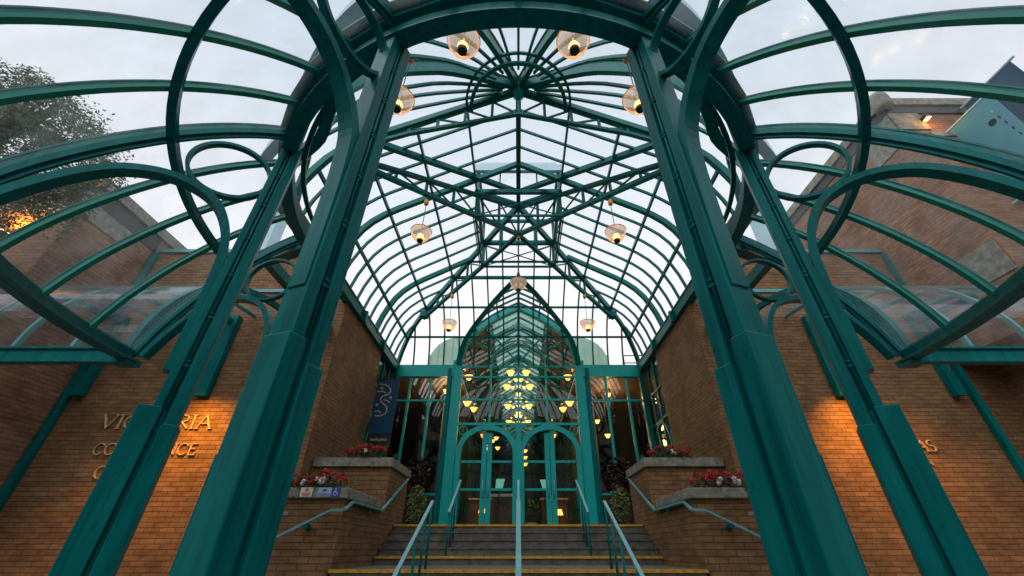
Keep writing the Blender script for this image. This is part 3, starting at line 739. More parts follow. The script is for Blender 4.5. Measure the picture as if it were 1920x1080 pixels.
# ================================================================== PLANTERS
def leafcloud(mb, c, rx, ry, rz, n, size, flat=.5, rnd=random):
    for _ in range(n):
        while True:
            p = V((rnd.uniform(-1, 1), rnd.uniform(-1, 1), rnd.uniform(-1, 1)))
            if p.length < 1: break
        q = V(c) + V((p.x * rx, p.y * ry, p.z * rz)); s = size * rnd.uniform(.6, 1.3)
        a = V((rnd.gauss(0, 1), rnd.gauss(0, 1), rnd.gauss(0, flat))).normalized(); b_ = a.cross(V((rnd.gauss(0, 1), rnd.gauss(0, 1), rnd.gauss(0, 1)))).normalized()
        mb.face([q - a * s, q + b_ * s * .42 - a * s * .1, q + a * s, q - b_ * s * .42 - a * s * .1])
def blossom(mb, c, r, n=12):
    c = V(c)
    for _ in range(n):
        d = V((random.gauss(0, 1), random.gauss(0, 1), random.gauss(.3, 1))).normalized(); q = c + d * r * random.uniform(.5, 1)
        a = d.cross(V((random.gauss(0, 1), random.gauss(0, 1), random.gauss(0, 1)))).normalized(); b_ = d.cross(a); s = r * .42
        pts = [q + (a * math.cos(t) + b_ * math.sin(t)) * s for t in [k * math.pi / 2.5 for k in range(5)]]
        mb.face(pts)
for s, side in ((-1, 'left'), (1, 'right')):
    def bx(m, x0, x1, *r):
        a, b_ = sorted((s * x0, s * x1)); m.box(a, b_, *r)
    lo = thing('planter', (s * 4, 8.9, G2), 'lower brick planter with concrete rim, %s of the stairs' % side, 'planter', 'brick planters beside the stairs')
    m = MB(); bx(m, 3.2, 5.14, 8.30, 10.79, G2, .79)
    m.build('wall', M['brick'], lo)
    m = MB(); bx(m, 3.14, 5.15, 8.22, 8.52, .79, .965); bx(m, 3.14, 3.42, 8.52, 10.35, .793, .962); m.build('rim', M['concrete'], lo, bevel=.012)
    m = MB(); bx(m, 3.42, 5.13, 8.52, 10.35, .79, .90); m.build('soil', M['soil'], lo)
    up_ = thing('planter', (s * 3.8, 11.5, G2), 'upper brick planter with concrete rim near the glass doors, %s of the stairs' % side, 'planter', 'brick planters beside the stairs')
    m = MB(); bx(m, 3.205, 5.14, 10.80, 12.72, G2, 1.73); m.build('wall', M['brick'], up_)
    m = MB(); bx(m, 3.15, 5.145, 10.72, 10.98, 1.73, 1.94); bx(m, 3.15, 3.42, 10.98, 12.76, 1.733, 1.937); m.build('rim', M['concrete'], up_, bevel=.012)
    m = MB(); bx(m, 3.42, 5.13, 10.98, 12.70, 1.73, 1.88); m.build('soil', M['soil'], up_)
    for (cx, cy_, cz, nm, hw_) in ((3.95, 8.48, 1.06, 'lower', .62), (3.95, 10.98, 2.07, 'upper', .55)):
        fb = thing('flower_bed', (s * cx, cy_, cz - .1), 'red and white flowers spilling over the %s planter %s of the stairs' % (nm, side), 'flowers', 'planter flowers')
        m = MB(); leafcloud(m, (s * cx, cy_ + .12, cz), hw_, .2, .15, 620, .04); leafcloud(m, (s * (3.2 if nm == 'upper' else 3.25), cy_ + .1, cz - .12), .06, .4, .16, 120, .025)
        leafcloud(m, (s * (cx + hw_ * .6), cy_ - .2, cz - .2), .04, .03, .18, 50, .022)
        for _ in range(14):
            u = random.uniform(-1, 1); bx0 = V((s * cx + u * hw_, cy_ - .22, cz - .09)); L_ = random.uniform(.05, .26)
            for q_ in range(int(L_ / .02)):
                leafcloud(m, bx0 + V((random.uniform(-.015, .015), -.03 - .01 * math.sin(q_), -.02 * q_)), .02, .012, .012, 3, .02)
        for _ in range(26):
            u = random.uniform(-1, 1); b0 = V((s * cx + u * hw_, cy_ + random.uniform(-.1, .2), cz)); tp_ = b0 + V((random.uniform(-.06, .06), random.uniform(-.05, .05), random.uniform(.12, .28)))
            m.tube([b0, tp_], .0035, 4); leafcloud(m, tp_, .03, .03, .03, 5, .022)
        m.build('foliage', M['leaf'], fb)
        m = MB()
        for _ in range(58):
            u = random.uniform(-1, 1)
            blossom(m, (s * cx + u * hw_, cy_ + random.uniform(-.14, .2), cz + .06 + random.uniform(-.05, .17) * (1 - u * u * .5)), random.uniform(.032, .052), 14)
        m.build('red_blossoms', M['red'], fb)
        m = MB(); wx = (.2, -.15, .3) if nm == 'lower' else (.05,)
        for u in wx: 
            for _ in range(3): blossom(m, (s * cx + u * hw_ * 1.2 + random.uniform(-.05, .05), cy_ - .14, cz + random.uniform(-.02, .08)), .045, 16)
        m.build('white_blossoms', M['whitep'], fb)
    # small wall light brick plates
    o = MB(); bx(o, 4.18, 4.32, 8.285, 8.30, .52, .58); o = o.build('vent_plate', M['concrete']); tag(o, 'small pale vent plate in the %s planter brickwork' % side, 'vent')
    # handrail fixed to the planter wall
    hr = thing('wall_handrail', (s * 3.12, 9.5, .7), 'teal handrail bolted to the %s planter brickwork' % side, 'handrail', 'planter wall handrails')
    path = [(s * 3.13, 12.45, 1.68), (s * 3.13, 10.45, .76), (s * 3.13, 8.55, .76), (s * 3.10, 8.13, .60), (s * 3.35, 8.12, .585), (s * 4.35, 8.12, .10)]
    m = MB()
    for a, b_ in zip(path, path[1:]): m.bar(a, b_, .05, .04)
    m.build('rail', M['rail'], hr)
    for (x, y, z) in ((3.13, 9.6, .72), (3.13, 11.6, 1.24)): m = MB(); m.box(min(s * x, s * 3.2), max(s * x, s * 3.2), y - .04, y + .04, z - .07, z - .0); m.build('bracket', M['teal'], hr)
    m = MB(); m.tube([(s * 3.75, 8.12, .36), (s * 3.75, 8.295, .33)], .05, 10); m.build('bracket', M['teal'], hr)
# signs on the left lower planter rim (its face is at y = 8.22)
sg = thing('notice_sign', (-3.9, 8.22, .9), 'small white notice with red emblem on the left lower planter rim', 'sign')
m = MB(); m.box(-4.02, -3.80, 8.206, 8.219, .81, .965); m.build('panel', M['white'], sg)
m = MB(); m.lathe((0, 0, 0), [(.001, 0)], 3)
m = MB(); m.sweep([(-3.91 + .028 * math.cos(t), 8.203, .925 + .028 * math.sin(t)) for t in [2 * math.pi * k / 20 for k in range(20)]], (0, 1, 0), .004, .009, closed=True)
m.bar((-3.935, 8.202, .90), (-3.885, 8.202, .95), .004, .008); m.build('emblem', M['signred'], sg)
m = MB(); m.box(-3.99, -3.83, 8.201, 8.205, .862, .874); m.box(-3.98, -3.84, 8.201, 8.205, .842, .852); m.box(-3.97, -3.85, 8.201, 8.205, .825, .832); m.build('print', M['signred'], sg)
sg = thing('access_sign', (-3.5, 8.22, .9), 'pale blue sign with white wheelchair symbol on the left lower planter rim', 'sign')
m = MB(); m.box(-3.70, -3.45, 8.206, 8.219, .815, .965); m.build('panel', M['signpale'], sg)
m = MB(); m.box(-3.45, -3.29, 8.205, 8.219, .815, .965); m.build('symbol_panel', M['signblue'], sg)
m = MB(); m.tube([(-3.375, 8.201, .945), (-3.375, 8.205, .945)], .011, 10)
m.sweep([(-3.375, 8.201, .93), (-3.373, 8.201, .885), (-3.34, 8.201, .883), (-3.325, 8.201, .85)], (0, 1, 0), .004, .010)
m.sweep([(-3.37 + .035 * math.cos(R(a)), 8.201, .87 + .035 * math.sin(R(a))) for a in range(110, 341, 15)], (0, 1, 0), .004, .009); m.bar((-3.373, 8.201, .905), (-3.345, 8.201, .905), .004, .008)
m.build('wheelchair_symbol', M['white'], sg)
m = MB(); m.box(-3.68, -3.47, 8.201, 8.205, .835, .843); m.box(-3.68, -3.47, 8.201, 8.205, .855, .863); m.box(-3.61, -3.54, 8.201, 8.205, .90, .94); m.build('print', M['signblue'], sg)
# ------------------------------------------------------------------ free-standing handrails
def handrail(label, path, posts, r=.022, w=.055):
    h = thing('stair_handrail', path[0], label, 'handrail', 'free-standing stair handrails')
    m = MB()
    for a, b_ in zip(path, path[1:]): m.bar(a, b_, w, .028)
    m.build('rail', M['rail'], h)
    for (x, y, z0, z1) in posts:
        m = MB(); m.tube([(x, y, z0), (x, y, z1)], r, 8); m.build('post', M['teal'], h, smooth=True)
for s, side in ((-1, 'left'), (1, 'right')):
    x = s * 1.61
    handrail('pale teal handrail of the lower steps, %s of the middle rail' % side, [(x, 8.45, .76), (x, 6.3, -.33)], [(x, 8.4, -.285, .74), (x, 7.95, G2 + .53, .5), (x, 7.4, G2 + .26, .22), (x, 6.6, G2, -.2)])
    handrail('teal handrail of the upper steps, %s of the middle rail' % side, [(x, 12.25, 1.62), (x, 10.55, .72)], [(x, 12.15, .54, 1.57), (x, 11.5, .2, 1.22), (x, 11.1, .0, 1.0), (x, 10.6, -.12, .74)])
handrail('pale teal middle handrail running down the centre of the stairs', [(0, 8.45, .78), (0, 6.3, -.31)], [(0, 8.4, -.285, .76), (0, 7.4, G2 + .26, .24), (0, 6.5, G2, -.22)], w=.075)
handrail('teal middle handrail of the upper steps before the doors', [(0, 12.25, 1.62), (0, 10.55, .72)], [(0, 12.15, .54, 1.57), (0, 10.6, -.12, .74)])
# maroon rail bottom right
o = thing('maroon_railing', (6.9, 5.6, G2), 'short maroon tube railing at the bottom right corner', 'railing')
m = MB(); m.tube([(6.72, 5.75, -.14), (7.1, 5.75, -.12), (7.6, 5.75, .18)], .035, 8); m.build('rail', M['maroon'], o, smooth=True)
m = MB(); m.tube([(7.1, 5.75, G2), (7.1, 5.75, -.12)], .03, 8); m.build('post', M['maroon'], o, smooth=True)

# ================================================================== END WALL with portal
KS = 1.0
ldg = MB(); ldg.box(-4.1, 4.1, 12.80 * .785, 12.62, GZ, LZ); tag(ldg.build('landing', M['step']), None, None, None, 'structure')
for s, side in ((-1, 'left'), (1, 'right')):
    # plants beside the doors
    pl = thing('ivy_plant', (s * 2.72, 12.05, LZ), 'bushy variegated ivy at the %s foot of the glass doors' % side, 'plant', 'ivy beside the doors')
    m = MB(); leafcloud(m, (s * 2.72, 12.0, 1.05), .27, .2, .42, 700, .045); leafcloud(m, (s * 2.74, 11.95, .75), .2, .15, .2, 200, .04); m.build('foliage', M['leaf2'], pl)
    m = MB(); m.tube([(s * 2.72, 12.05, LZ), (s * 2.72, 12.05, 1.3)], .03, 6); m.build('stem', M['bark'], pl)
    pl = thing('red_leaf_shrub', (s * 2.85, 12.25, LZ), 'dark red-leaved shrub behind the %s ivy by the doors' % side, 'plant', 'dark shrubs beside the doors')
    m = MB(); leafcloud(m, (s * 2.85, 12.2, 1.75), .38, .18, .48, 700, .06); m.build('foliage', M['leafdark'], pl)
    m = MB(); blossom(m, (s * 2.6, 12.0, 1.5), .04); blossom(m, (s * 2.9, 12.0, 1.35), .035); blossom(m, (s * 3.0, 12.0, 1.9), .03); m.build('red_blossoms', M['red'], pl)
    m = MB(); m.tube([(s * 2.85, 12.25, LZ), (s * 2.85, 12.25, 1.9)], .03, 6); m.build('stem', M['bark'], pl)
ew = thing('glazed_entrance', (0, YE, LZ), 'teal framed glass entrance front with arched portal at the top of the stairs', 'entrance')
for s in (-1, 1):
    m = MB(); a, b_ = sorted((s * 2.12, s * 4.1)); m.box(a, b_, YE - .08, YE + .12, 4.72, 5.12); m.build('lintel', M['teal_lit'], ew)
for s in (-1, 1):
    def P(x0, x1, *r):
        a, b_ = sorted((s * x0, s * x1)); m.box(a, b_, *r)
    m = MB(); P(1.86, 2.17, YE - .04, YE + .16, LZ, 5.3); m.build('portal_post', M['teal_lit'], ew, bevel=.01)
    m = MB(); P(2.175, 2.31, YE - .10, YE + .06, LZ, 5.0); m.build('portal_post', M['teal'], ew, bevel=.01)
    m = MB(); P(3.93, 4.08, YE - .1, YE + .08, LZ, 4.8); m.build('corner_post', M['teal'], ew)
    m = MB()
    for x in (2.83, 3.5): P(x - .035, x + .035, YE - .02, YE + .05, 1.3, 4.72)
    for z in (3.95, 1.3): P(2.28, 3.93, YE - .017, YE + .047, z - .03, z + .03)
    m.build('side_mullion', M['teal_lit'], ew)
    m = MB(); P(2.28, 3.93, YE - .01, YE + .1, LZ, 1.27); m.build('stall_riser', M['dark'], ew)
    m = MB(); P(2.28, 3.93, YE + .015, YE + .016, 1.3, 4.72); m.build('side_pane', M['winglass'], ew)
    # return glazing between brick side wall and the front
    m = MB()
    for y in (10.95, 11.45, 12.0): P(4.07, 4.14, y - .035, y + .035, 1.6, 4.86)
    for z in (3.95, 3.1): P(4.075, 4.135, 10.9, 12.45, z - .03, z + .03)
    if True:
        pth = [(s * 4.10, 11.7 + .6 * math.cos(R(a)), 2.3 + .75 * math.sin(R(a))) for a in range(0, 181, 12)]; m.sweep(pth, (1, 0, 0), .07, .07)
    m.build('return_mullion', M['teal'], ew)
    m = MB(); m.face([(s * 4.11, 10.9, LZ), (s * 4.11, 12.45, LZ), (s * 4.11, 12.45, 4.86), (s * 4.11, 10.9, 4.86)]); m.build('return_pane', M['winglass'], ew)
# gothic portal arch and fanlight
ARCH = [(1.98, 5.2), (1.93, 5.55), (1.82, 5.9), (1.62, 6.22), (1.32, 6.53), (.95, 6.82), (.5, 7.1), (0, 7.36)]
ARs = [(p.x, p.z) for p in smooth_path([(a, 0, b) for a, b in ARCH], 2)]
full = [(-x, YE, z) for x, z in ARs] + [(x, YE, z) for x, z in ARs[::-1][1:]]
m = MB(); m.sweep(full, (0, 1, 0), .2, .21); m.build('portal_arch', M['teal_lit'], ew)
def arch_half(z): 
    for (x0, z0), (x1, z1) in zip(ARs, ARs[1:]):
        if z0 <= z <= z1: return x0 + (x1 - x0) * (z - z0) / (z1 - z0)
    return 1.98
m = MB()
for x in (-.9, .9): m.box(x - .03, x + .03, YE - .03, YE + .03, 3.24, 5.1)
m.box(-.03, .03, YE - .031, YE + .031, 3.24, 7.3)
for z, t in ((5.08, .06), (4.72, .06), (3.97, .06), (3.22, .07)): m.box(-1.86, 1.86, YE - .027, YE + .027, z - t / 2, z + t / 2)
m.sweep([(.9 * math.cos(R(a)), YE, 5.2 + .82 * math.sin(R(a))) for a in range(0, 181, 9)], (0, 1, 0), .05, .06)
for a in (28, 50, 130, 152):
    c, s_ = math.cos(R(a)), math.sin(R(a)); r0 = 0.0 if a in (50, 130) else .88
    r1 = 1.0
    while 5.2 + r1 * s_ < 7.3 and abs(r1 * c) < arch_half(5.2 + r1 * s_) - .05: r1 += .02
    m.bar((r0 * c, YE, 5.2 + r0 * s_), (r1 * c, YE, 5.2 + r1 * s_), .05, .05)
m.build('fanlight_bar', M['teal_lit'], ew)
m = MB(); pts = [(-x, YE + .005, z) for x, z in ARs] + [(x, YE + .005, z) for x, z in ARs[::-1][1:]] + [(1.86, YE + .005, 3.22), (-1.86, YE + .005, 3.22)]
c0 = (0, YE + .005, 5.0)
for i in range(len(pts)): m.face([c0, pts[i], pts[(i + 1) % len(pts)]])
m.build('portal_pane', M['winglass'], ew)
# small cross vault behind the hip, in front of the portal
dv = thing('portal_vault', (0, 11.5, 7.2), 'small pointed glass vault running from the hip glazing to the portal arch', 'roof')
def ycut(z):
    # y where the hip surface has this height
    for (a, b_), (c, d) in zip(PROF, PROF[1:]):
        if b_ >= z >= d: return YX + a + (c - a) * (b_ - z) / (b_ - d)
    return YE
for f in [k / 6 for k in range(6)]:
    half = [(x, z) for x, z in ARs if ycut(z) <= ycut(7.3) + (YE - ycut(7.3)) * 10]
    y = 10.45 + (YE - 10.45) * f
    pth = [(x, z) for x, z in ARs if ycut(z) < y + .02]
    if len(pth) < 2: continue
    b = MB(); b.sweep([(-x, y, z) for x, z in pth] + [(x, y, z) for x, z in pth[::-1][1:]], (0, 1, 0), .05, .06); b.build('rib', M['teal'], dv)
cut = [(x, ycut(z), z) for x, z in ARs]
b = MB(); b.sweep([(-x, y, z - .05) for x, y, z in cut] + [(x, y, z - .05) for x, y, z in cut[::-1][1:]], (0, 1, .4), .12, .15); b.build('cut_arch', M['teal'], dv)
for i in (0, len(ARs) // 2, len(ARs) - 4):
    x, z = ARs[i]
    for s in (-1, 1):
        if YE - ycut(z) > .2: b = MB(); b.bar((s * x, ycut(z), z), (s * x, YE, z), .05); b.build('purlin', M['teal'], dv)
b = MB(); b.bar((0, 10.4, 7.34), (0, YE, 7.34), .09, .16); b.build('ridge_beam', M['teal'], dv)
b = MB()
for i in range(len(ARs) - 1):
    (x0, z0), (x1, z1) = ARs[i], ARs[i + 1]
    for s in (-1, 1): b.face([(s * x0, ycut(z0), z0 + .03), (s * x1, ycut(z1), z1 + .03), (s * x1, YE, z1 + .03), (s * x0, YE, z0 + .03)])
b.build('glazing', M['roofglass'], dv)
# doors
for s, side in ((-1, 'left'), (1, 'right')):
    dr = thing('arched_doorway', (s * .93, YE, LZ), 'teal arched double glass door, %s of the pair at the stair top' % side, 'door', 'arched double doors')
    xc = s * .93; ro, ri = .92, .74; zs = 2.36; KE = .84
    m = MB(); m.sweep([(xc - ro + .08, YE - .02, LZ), (xc - ro + .08, YE - .02, zs)] + [(xc - (ro - .08) * math.cos(R(a)), YE - .02, zs + (ro - .08) * KE * 1.06 * math.sin(R(a))) for a in range(6, 175, 6)] + [(xc + ro - .08, YE - .02, zs), (xc + ro - .08, YE - .02, LZ)], (0, 1, 0), .12, .15)
    m.build('frame', M['teal_lit'], dr)
    for k in (-1, 1):
        a, b_ = sorted((xc + k * .01, xc + k * ri))
        lf = MB(); st_in = xc + k * .085
        lf.box(*sorted((xc + k * .008, xc + k * .15)), YE + .0, YE + .05, LZ + .02, zs + .60)
        lf.box(a, b_, YE + .003, YE + .047, LZ + .02, LZ + .14)
        for z in (1.42, 2.15): lf.box(a, b_, YE + .003, YE + .047, z - .03, z + .03)
        leaf_ = lf.build('door_leaf', M['teal_lit'], dr)
        g_ = MB(); n = 10
        pts = [(xc + k * .02, YE + .025, LZ + .05), (xc + k * ri, YE + .025, LZ + .05)] + [(xc + k * ri * math.cos(R(90 * i / n)), YE + .025, zs + ri * KE * math.sin(R(90 * i / n))) for i in range(n)] + [(xc + k * .02, YE + .025, zs + ri * KE)]
        g_.face(pts if k > 0 else pts[::-1]); g_.build('pane', M['winglass'], leaf_)
        h_ = MB(); hx = xc + k * .08; h_.tube([(hx, YE, 1.22), (hx, YE - .07, 1.24), (hx, YE - .07, 1.62), (hx, YE, 1.64)], .016, 8); h_.build('handle', M['rail'], leaf_, smooth=True)
m = MB(); m.box(-.075, .075, YE - .10, YE + .06, LZ, 3.19); m.build('centre_post', M['teal_lit'], ew)
m = MB()
for x in (-1.68, -.17, .17, 1.68):
    m.sweep([(x + .13 * math.cos(R(a)), YE - .01, 3.03 + .12 * math.sin(R(a))) for a in range(0, 360, 18)], (0, 1, 0), .05, .025, closed=True)
m.build('spandrel_ring', M['teal_lit'], ew)
m = MB()
for s in (-1, 1):
    c = s * .93; pts = [(c - .86 * math.cos(R(a)), YE + .02, 2.36 + .72 * math.sin(R(a))) for a in range(0, 181, 12)]
    for p, q in zip(pts, pts[1:]): m.face([p, q, (q[0], q[1], 3.2), (p[0], p[1], 3.2)])
m.build('spandrel_pane', M['winglass'], ew)

# ================================================================== LOBBY behind the glass
lb = thing('lobby_hall', (0, 20, LZ), 'dim lobby behind the doors with arched glass ceiling and brown walls', 'interior')
m = MB(); m.box(-9, 9, YE + .13, 34, .30, LZ - .005); m.build('floor', M['floor'], lb)
m = MB()
for s in (-1, 1):
    a, b_ = sorted((s * 9, s * 9.2)); m.box(a, b_, YE + .13, 34, LZ - .005, 5.2)
m.box(-9, 9, 34, 34.2, LZ - .005, 7.6)
for s in (-1, 1):
    a, b_ = sorted((s * 6.2, s * 6.4)); m.box(a, b_, 10.7, YE + .13, .4, 5.2)
    a, b_ = sorted((s * 4.42, s * 6.4)); m.box(a, b_, 10.6, 10.8, .4, 5.2)
m.build('wall', M['wood'], lb)
m = MB()
for s in (-1, 1):
    a, b_ = sorted((s * 4.15, s * 6.4)); m.box(a, b_, 10.8, YE + .13, 4.90, 5.0); m.box(a, b_, 10.8, YE + .12, .25, LZ - .006)
m.build('side_room_ceiling', M['wood'], lb)
m = MB()
for s in (-1, 1):
    a, b_ = sorted((s * 2.0, s * 9)); m.box(a, b_, YE + .14, 34, 4.95, 5.1)
m.build('ceiling', M['wood'], lb)
m = MB()
for s in (-1, 1):
    for y in (15, 18, 21, 24, 27, 30): m.box(s * 2.6 - .2, s * 2.6 + .2, y - .2, y + .2, (LZ - .005), 4.95)
m.build('pillar', M['wood'], lb)
for k in range(1, 14):
    y = YE + 1.5 * k; thick = k % 3 == 0
    b = MB(); b.sweep([(-x, y, z) for x, z in ARs] + [(x, y, z) for x, z in ARs[::-1][1:]], (0, 1, 0), .12 if thick else .06, .22 if thick else .08); b.build('vault_rib', M['teal'], lb)
    if thick:
        b = MB(); b.sweep([(-1.85, y, 4.9), (-1.2, y, 5.6), (0, y, 6.3), (1.2, y, 5.6), (1.85, y, 4.9)], (0, 1, 0), .05, .06); b.bar((-1.2, y, 5.6), (1.2, y, 5.6), .05)
        b.bar((0, y, 5.6), (0, y, 7.3), .05); b.bar((-1.2, y, 5.6), (0, y, 7.3), .04); b.bar((1.2, y, 5.6), (0, y, 7.3), .04)
        b.build('vault_truss', M['teal'], lb)
for i in (0, 5, 9):
    x, z = ARs[i]
    for s in (-1, 1): b = MB(); b.bar((s * x, YE + .2, z), (s * x, 33, z), .06); b.build('vault_purlin', M['teal'], lb)
b = MB(); b.bar((0, YE + .2, 7.33), (0, 33, 7.33), .1, .14); b.build('vault_ridge', M['teal'], lb)
b = MB(); b2 = MB()
for i in range(len(ARs) - 1):
    (x0, z0), (x1, z1) = ARs[i], ARs[i + 1]
    for s in (-1, 1):
        o = .04 if x0 < 1.1 else .10
        (b if x0 < 1.1 else b2).face([(s * x0, YE + .15, z0 + o), (s * x1, YE + .15, z1 + o), (s * x1, 34, z1 + o), (s * x0, 34, z0 + o)])
b.build('vault_glazing', M['lobbyglass'], lb); b2.build('vault_side', M['dark'], lb)
b = MB()
for k in range(1, 40):
    y = YE + .2 + .5 * k
    b.sweep([(-1.1, y, interp([(0, 7.36), (.5, 7.1), (.95, 6.82), (1.32, 6.53)], 1.1)), (0, y, 7.36), (1.1, y, interp([(0, 7.36), (.5, 7.1), (.95, 6.82), (1.32, 6.53)], 1.1))], (0, 1, 0), .05, .07)
b.build('skylight_bars', M['teal_pale'], lb)
m = MB()
for z in (1.6, 2.4, 3.2, 4.0): m.box(-1.9, 1.9, 33.0, 33.06, z - .04, z + .04)
for x in (-1.9, -1.2, -.6, 0, .6, 1.2, 1.9): m.box(x - .04, x + .04, 32.99, 33.07, LZ, 7)
m.build('far_window_frame', M['teal'], lb)
for s in (-1, 1):
    m = MB()
    for y in (14.5, 16, 17.5, 19, 20.5, 22, 23.5, 25, 26.5, 28): m.bar((s * 2.25, y, LZ), (s * 2.25, y, 4.95), .05, .05, up=(0, 1, 0))
    for z in (1.3, 2.2, 3.1, 4.0): m.bar((s * 2.25, 14.5, z), (s * 2.25, 29, z), .04, .04)
    m.build('partition_frame', M['teal'], lb)
    m = MB()
    for y in (15.5, 20, 24.5):
        a, b_ = sorted((s * 8.96, s * 8.99)); m.box(a, b_, y, y + 1.6, 1.5, 3.6)
    m.build('picture_panel', M['peach'], lb)
for x, y, z, lb_ in ((-1.25, 15.6, 1.05, 'low amber table lamp behind the left leaf of the left door'), (-.48, 17, 1.0, 'amber table lamp behind the right leaf of the left door'), (1.42, 15.8, 1.0, 'low amber table lamp behind the right door')):
    o = thing('table_lamp', (x, y, LZ), lb_, 'lamp', 'lobby table lamps')
    m = MB(); m.lathe((x, y, z), [(.09, 0), (.13, .0), (.08, .17), (.07, .17)], 14); m.build('lamp_shade', M['glowin'], o, smooth=True)
    m = MB(); m.tube([(x, y, LZ), (x, y, z + .03)], .018, 6); m.lathe((x, y, LZ), [(.01, .03), (.11, .02), (.12, 0)], 12); m.build('base', M['black'], o)
o = thing('lit_screen', (-.62, 14.2, 1.75), 'small lit aqua screen above a white counter seen through the left door', 'screen')
m = MB(); m.hexa([(-.74, 14.2, 1.62), (-.52, 14.2, 1.58), (-.52, 14.24, 1.58), (-.74, 14.24, 1.62), (-.72, 14.2, 1.92), (-.44, 14.2, 1.92), (-.44, 14.24, 1.92), (-.72, 14.24, 1.92)]); m.build('panel', M['screen'], o)
m = MB(); m.tube([(-.62, 14.26, LZ), (-.62, 14.26, 1.75)], .02, 6); m.build('stand', M['black'], o)
o = thing('lit_screen', (.85, 14.2, 1.75), 'small lit aqua screen seen through the right door', 'screen')
m = MB(); m.hexa([(.78, 14.2, 1.62), (.94, 14.2, 1.58), (.94, 14.24, 1.58), (.78, 14.24, 1.62), (.70, 14.2, 1.9), (.9, 14.2, 1.9), (.9, 14.24, 1.9), (.70, 14.24, 1.9)]); m.build('panel', M['screen'], o)
m = MB(); m.tube([(.84, 14.26, LZ), (.84, 14.26, 1.75)], .02, 6); m.build('stand', M['black'], o)
o = thing('white_counter', (-.5, 14.4, LZ), 'white topped counter inside the left door', 'counter')
m = MB(); m.box(-.9, -.1, 14.3, 14.7, 1.42, 1.50); m.build('top', M['white'], o); m = MB(); m.box(-.85, -.15, 14.34, 14.66, LZ, 1.42); m.build('body', M['wood'], o)
for s, nm in ((-1, 'left'), (1, 'right')):
    d = thing('reception_desk', (s * 1.3, 16.5, (LZ - .005)), 'pale wooden desk inside the lobby seen through the %s door' % nm, 'desk', 'lobby desks')
    m = MB(); m.box(s * 1.3 - .45, s * 1.3 + .45, 16.2, 16.8, (LZ - .005), 1.5); m.build('body', M['wood'], d)
    m = MB(); m.box(s * 1.3 - .5, s * 1.3 + .5, 16.15, 16.85, 1.5, 1.56); m.build('top', M['peach'], d)
    pt = thing('potted_plant', (s * .45, 15.6, (LZ - .005)), 'leafy potted plant inside the lobby behind the %s door' % nm, 'plant', 'lobby plants')
    m = MB(); m.lathe((s * .45, 15.6, (LZ - .005)), [(.01, 0), (.14, 0), (.19, .34), (.16, .34), (.01, .3)], 14); m.build('pot', M['white'], pt)
    m = MB(); leafcloud(m, (s * .45, 15.6, 1.15), .32, .32, .32, 260, .09); m.build('foliage', M['leaf'], pt)

# ---------------- lamps
def pendant(x, y, z, r, label, group, cord_top, power=6, lit=True):
    p = thing('pendant_lamp', (x, y, z), label, 'lamp', group)
    m = MB(); m.lathe((x, y, z), [(r * .98, .62 * r), (r, .50 * r), (r * .93, .2 * r), (r * .76, -.2 * r), (r * .52, -.5 * r), (r * .36, -.62 * r)], 28); m.build('bowl', M['bowl'], p, smooth=True)
    m = MB()
    for k in range(18):
        a = 2 * math.pi * k / 18; cx, sx = math.cos(a), math.sin(a)
        m.tube([(x + cx * r * f, y + sx * r * f, z + h * r) for f, h in ((1.0, .5), (.93, .2), (.76, -.2), (.52, -.5))], .0022, 4)
    m.build('bowl_rib', M['bowl'], p)
    m = MB(); m.tube([(x + r * math.cos(R(a)), y + r * math.sin(R(a)), z + .6 * r) for a in range(0, 360, 15)], r * .05, 6, closed=True); m.build('rim', M['orangecap'], p, smooth=True)
    m = MB(); m.lathe((x, y, z), [(.0005, -.74 * r), (.28 * r, -.74 * r), (.34 * r, -.55 * r), (.30 * r, -.50 * r)], 18); m.build('bottom_cap', M['black'], p)
    if lit:
        m = MB(); m.lathe((x, y, z), [(.01, -.50 * r), (.24 * r, -.48 * r), (.34 * r, -.2 * r), (.24 * r, .1 * r), (.01, .2 * r)], 16); m.build('bulb', M['glow'], p, smooth=True)
        point_light('pendant_light', (x, y, z + r * .9), power, (1, .55, .2), .06)
    m = MB(); m.tube([(x, y, z + .2 * r), (x, y, cord_top - .12)], .008, 6); m.build('cord', M['black'], p)
    m = MB(); m.lathe((x, y, cord_top - .14), [(.045, 0), (.055, .04), (.05, .12), (.01, .14)], 12); m.build('canopy', M['orangecap'], p)
PZ = 5.55
for s, sd in ((-1, 'left'), (1, 'right')):
    g1 = 'glass bowl pendants under the vault'
    pendant(s * .73, 2.63, PZ, .215, 'glass bowl pendant overhead nearest the viewer, %s of the pair by the fan hub' % sd, g1, 6.85, 5)
    pendant(s * 1.79, 3.45, PZ, .215, 'glass bowl pendant half hidden behind the %s front column' % sd, g1, 6.9, 5)
    pendant(s * 2.05, 6.38, 5.50, .215, 'lit glass bowl pendant hanging from the %s arm of the crossing truss' % sd, g1, 6.55, 6)
    pendant(s * 2.06, 10.52, 5.55, .215, 'lit glass bowl pendant low before the %s side of the end glazing' % sd, g1, 6.68, 6)
pendant(0, YX, 5.62, .21, 'unlit glass bowl pendant hanging on the centre line above the portal', 'glass bowl pendants under the vault', 7.3, lit=False)
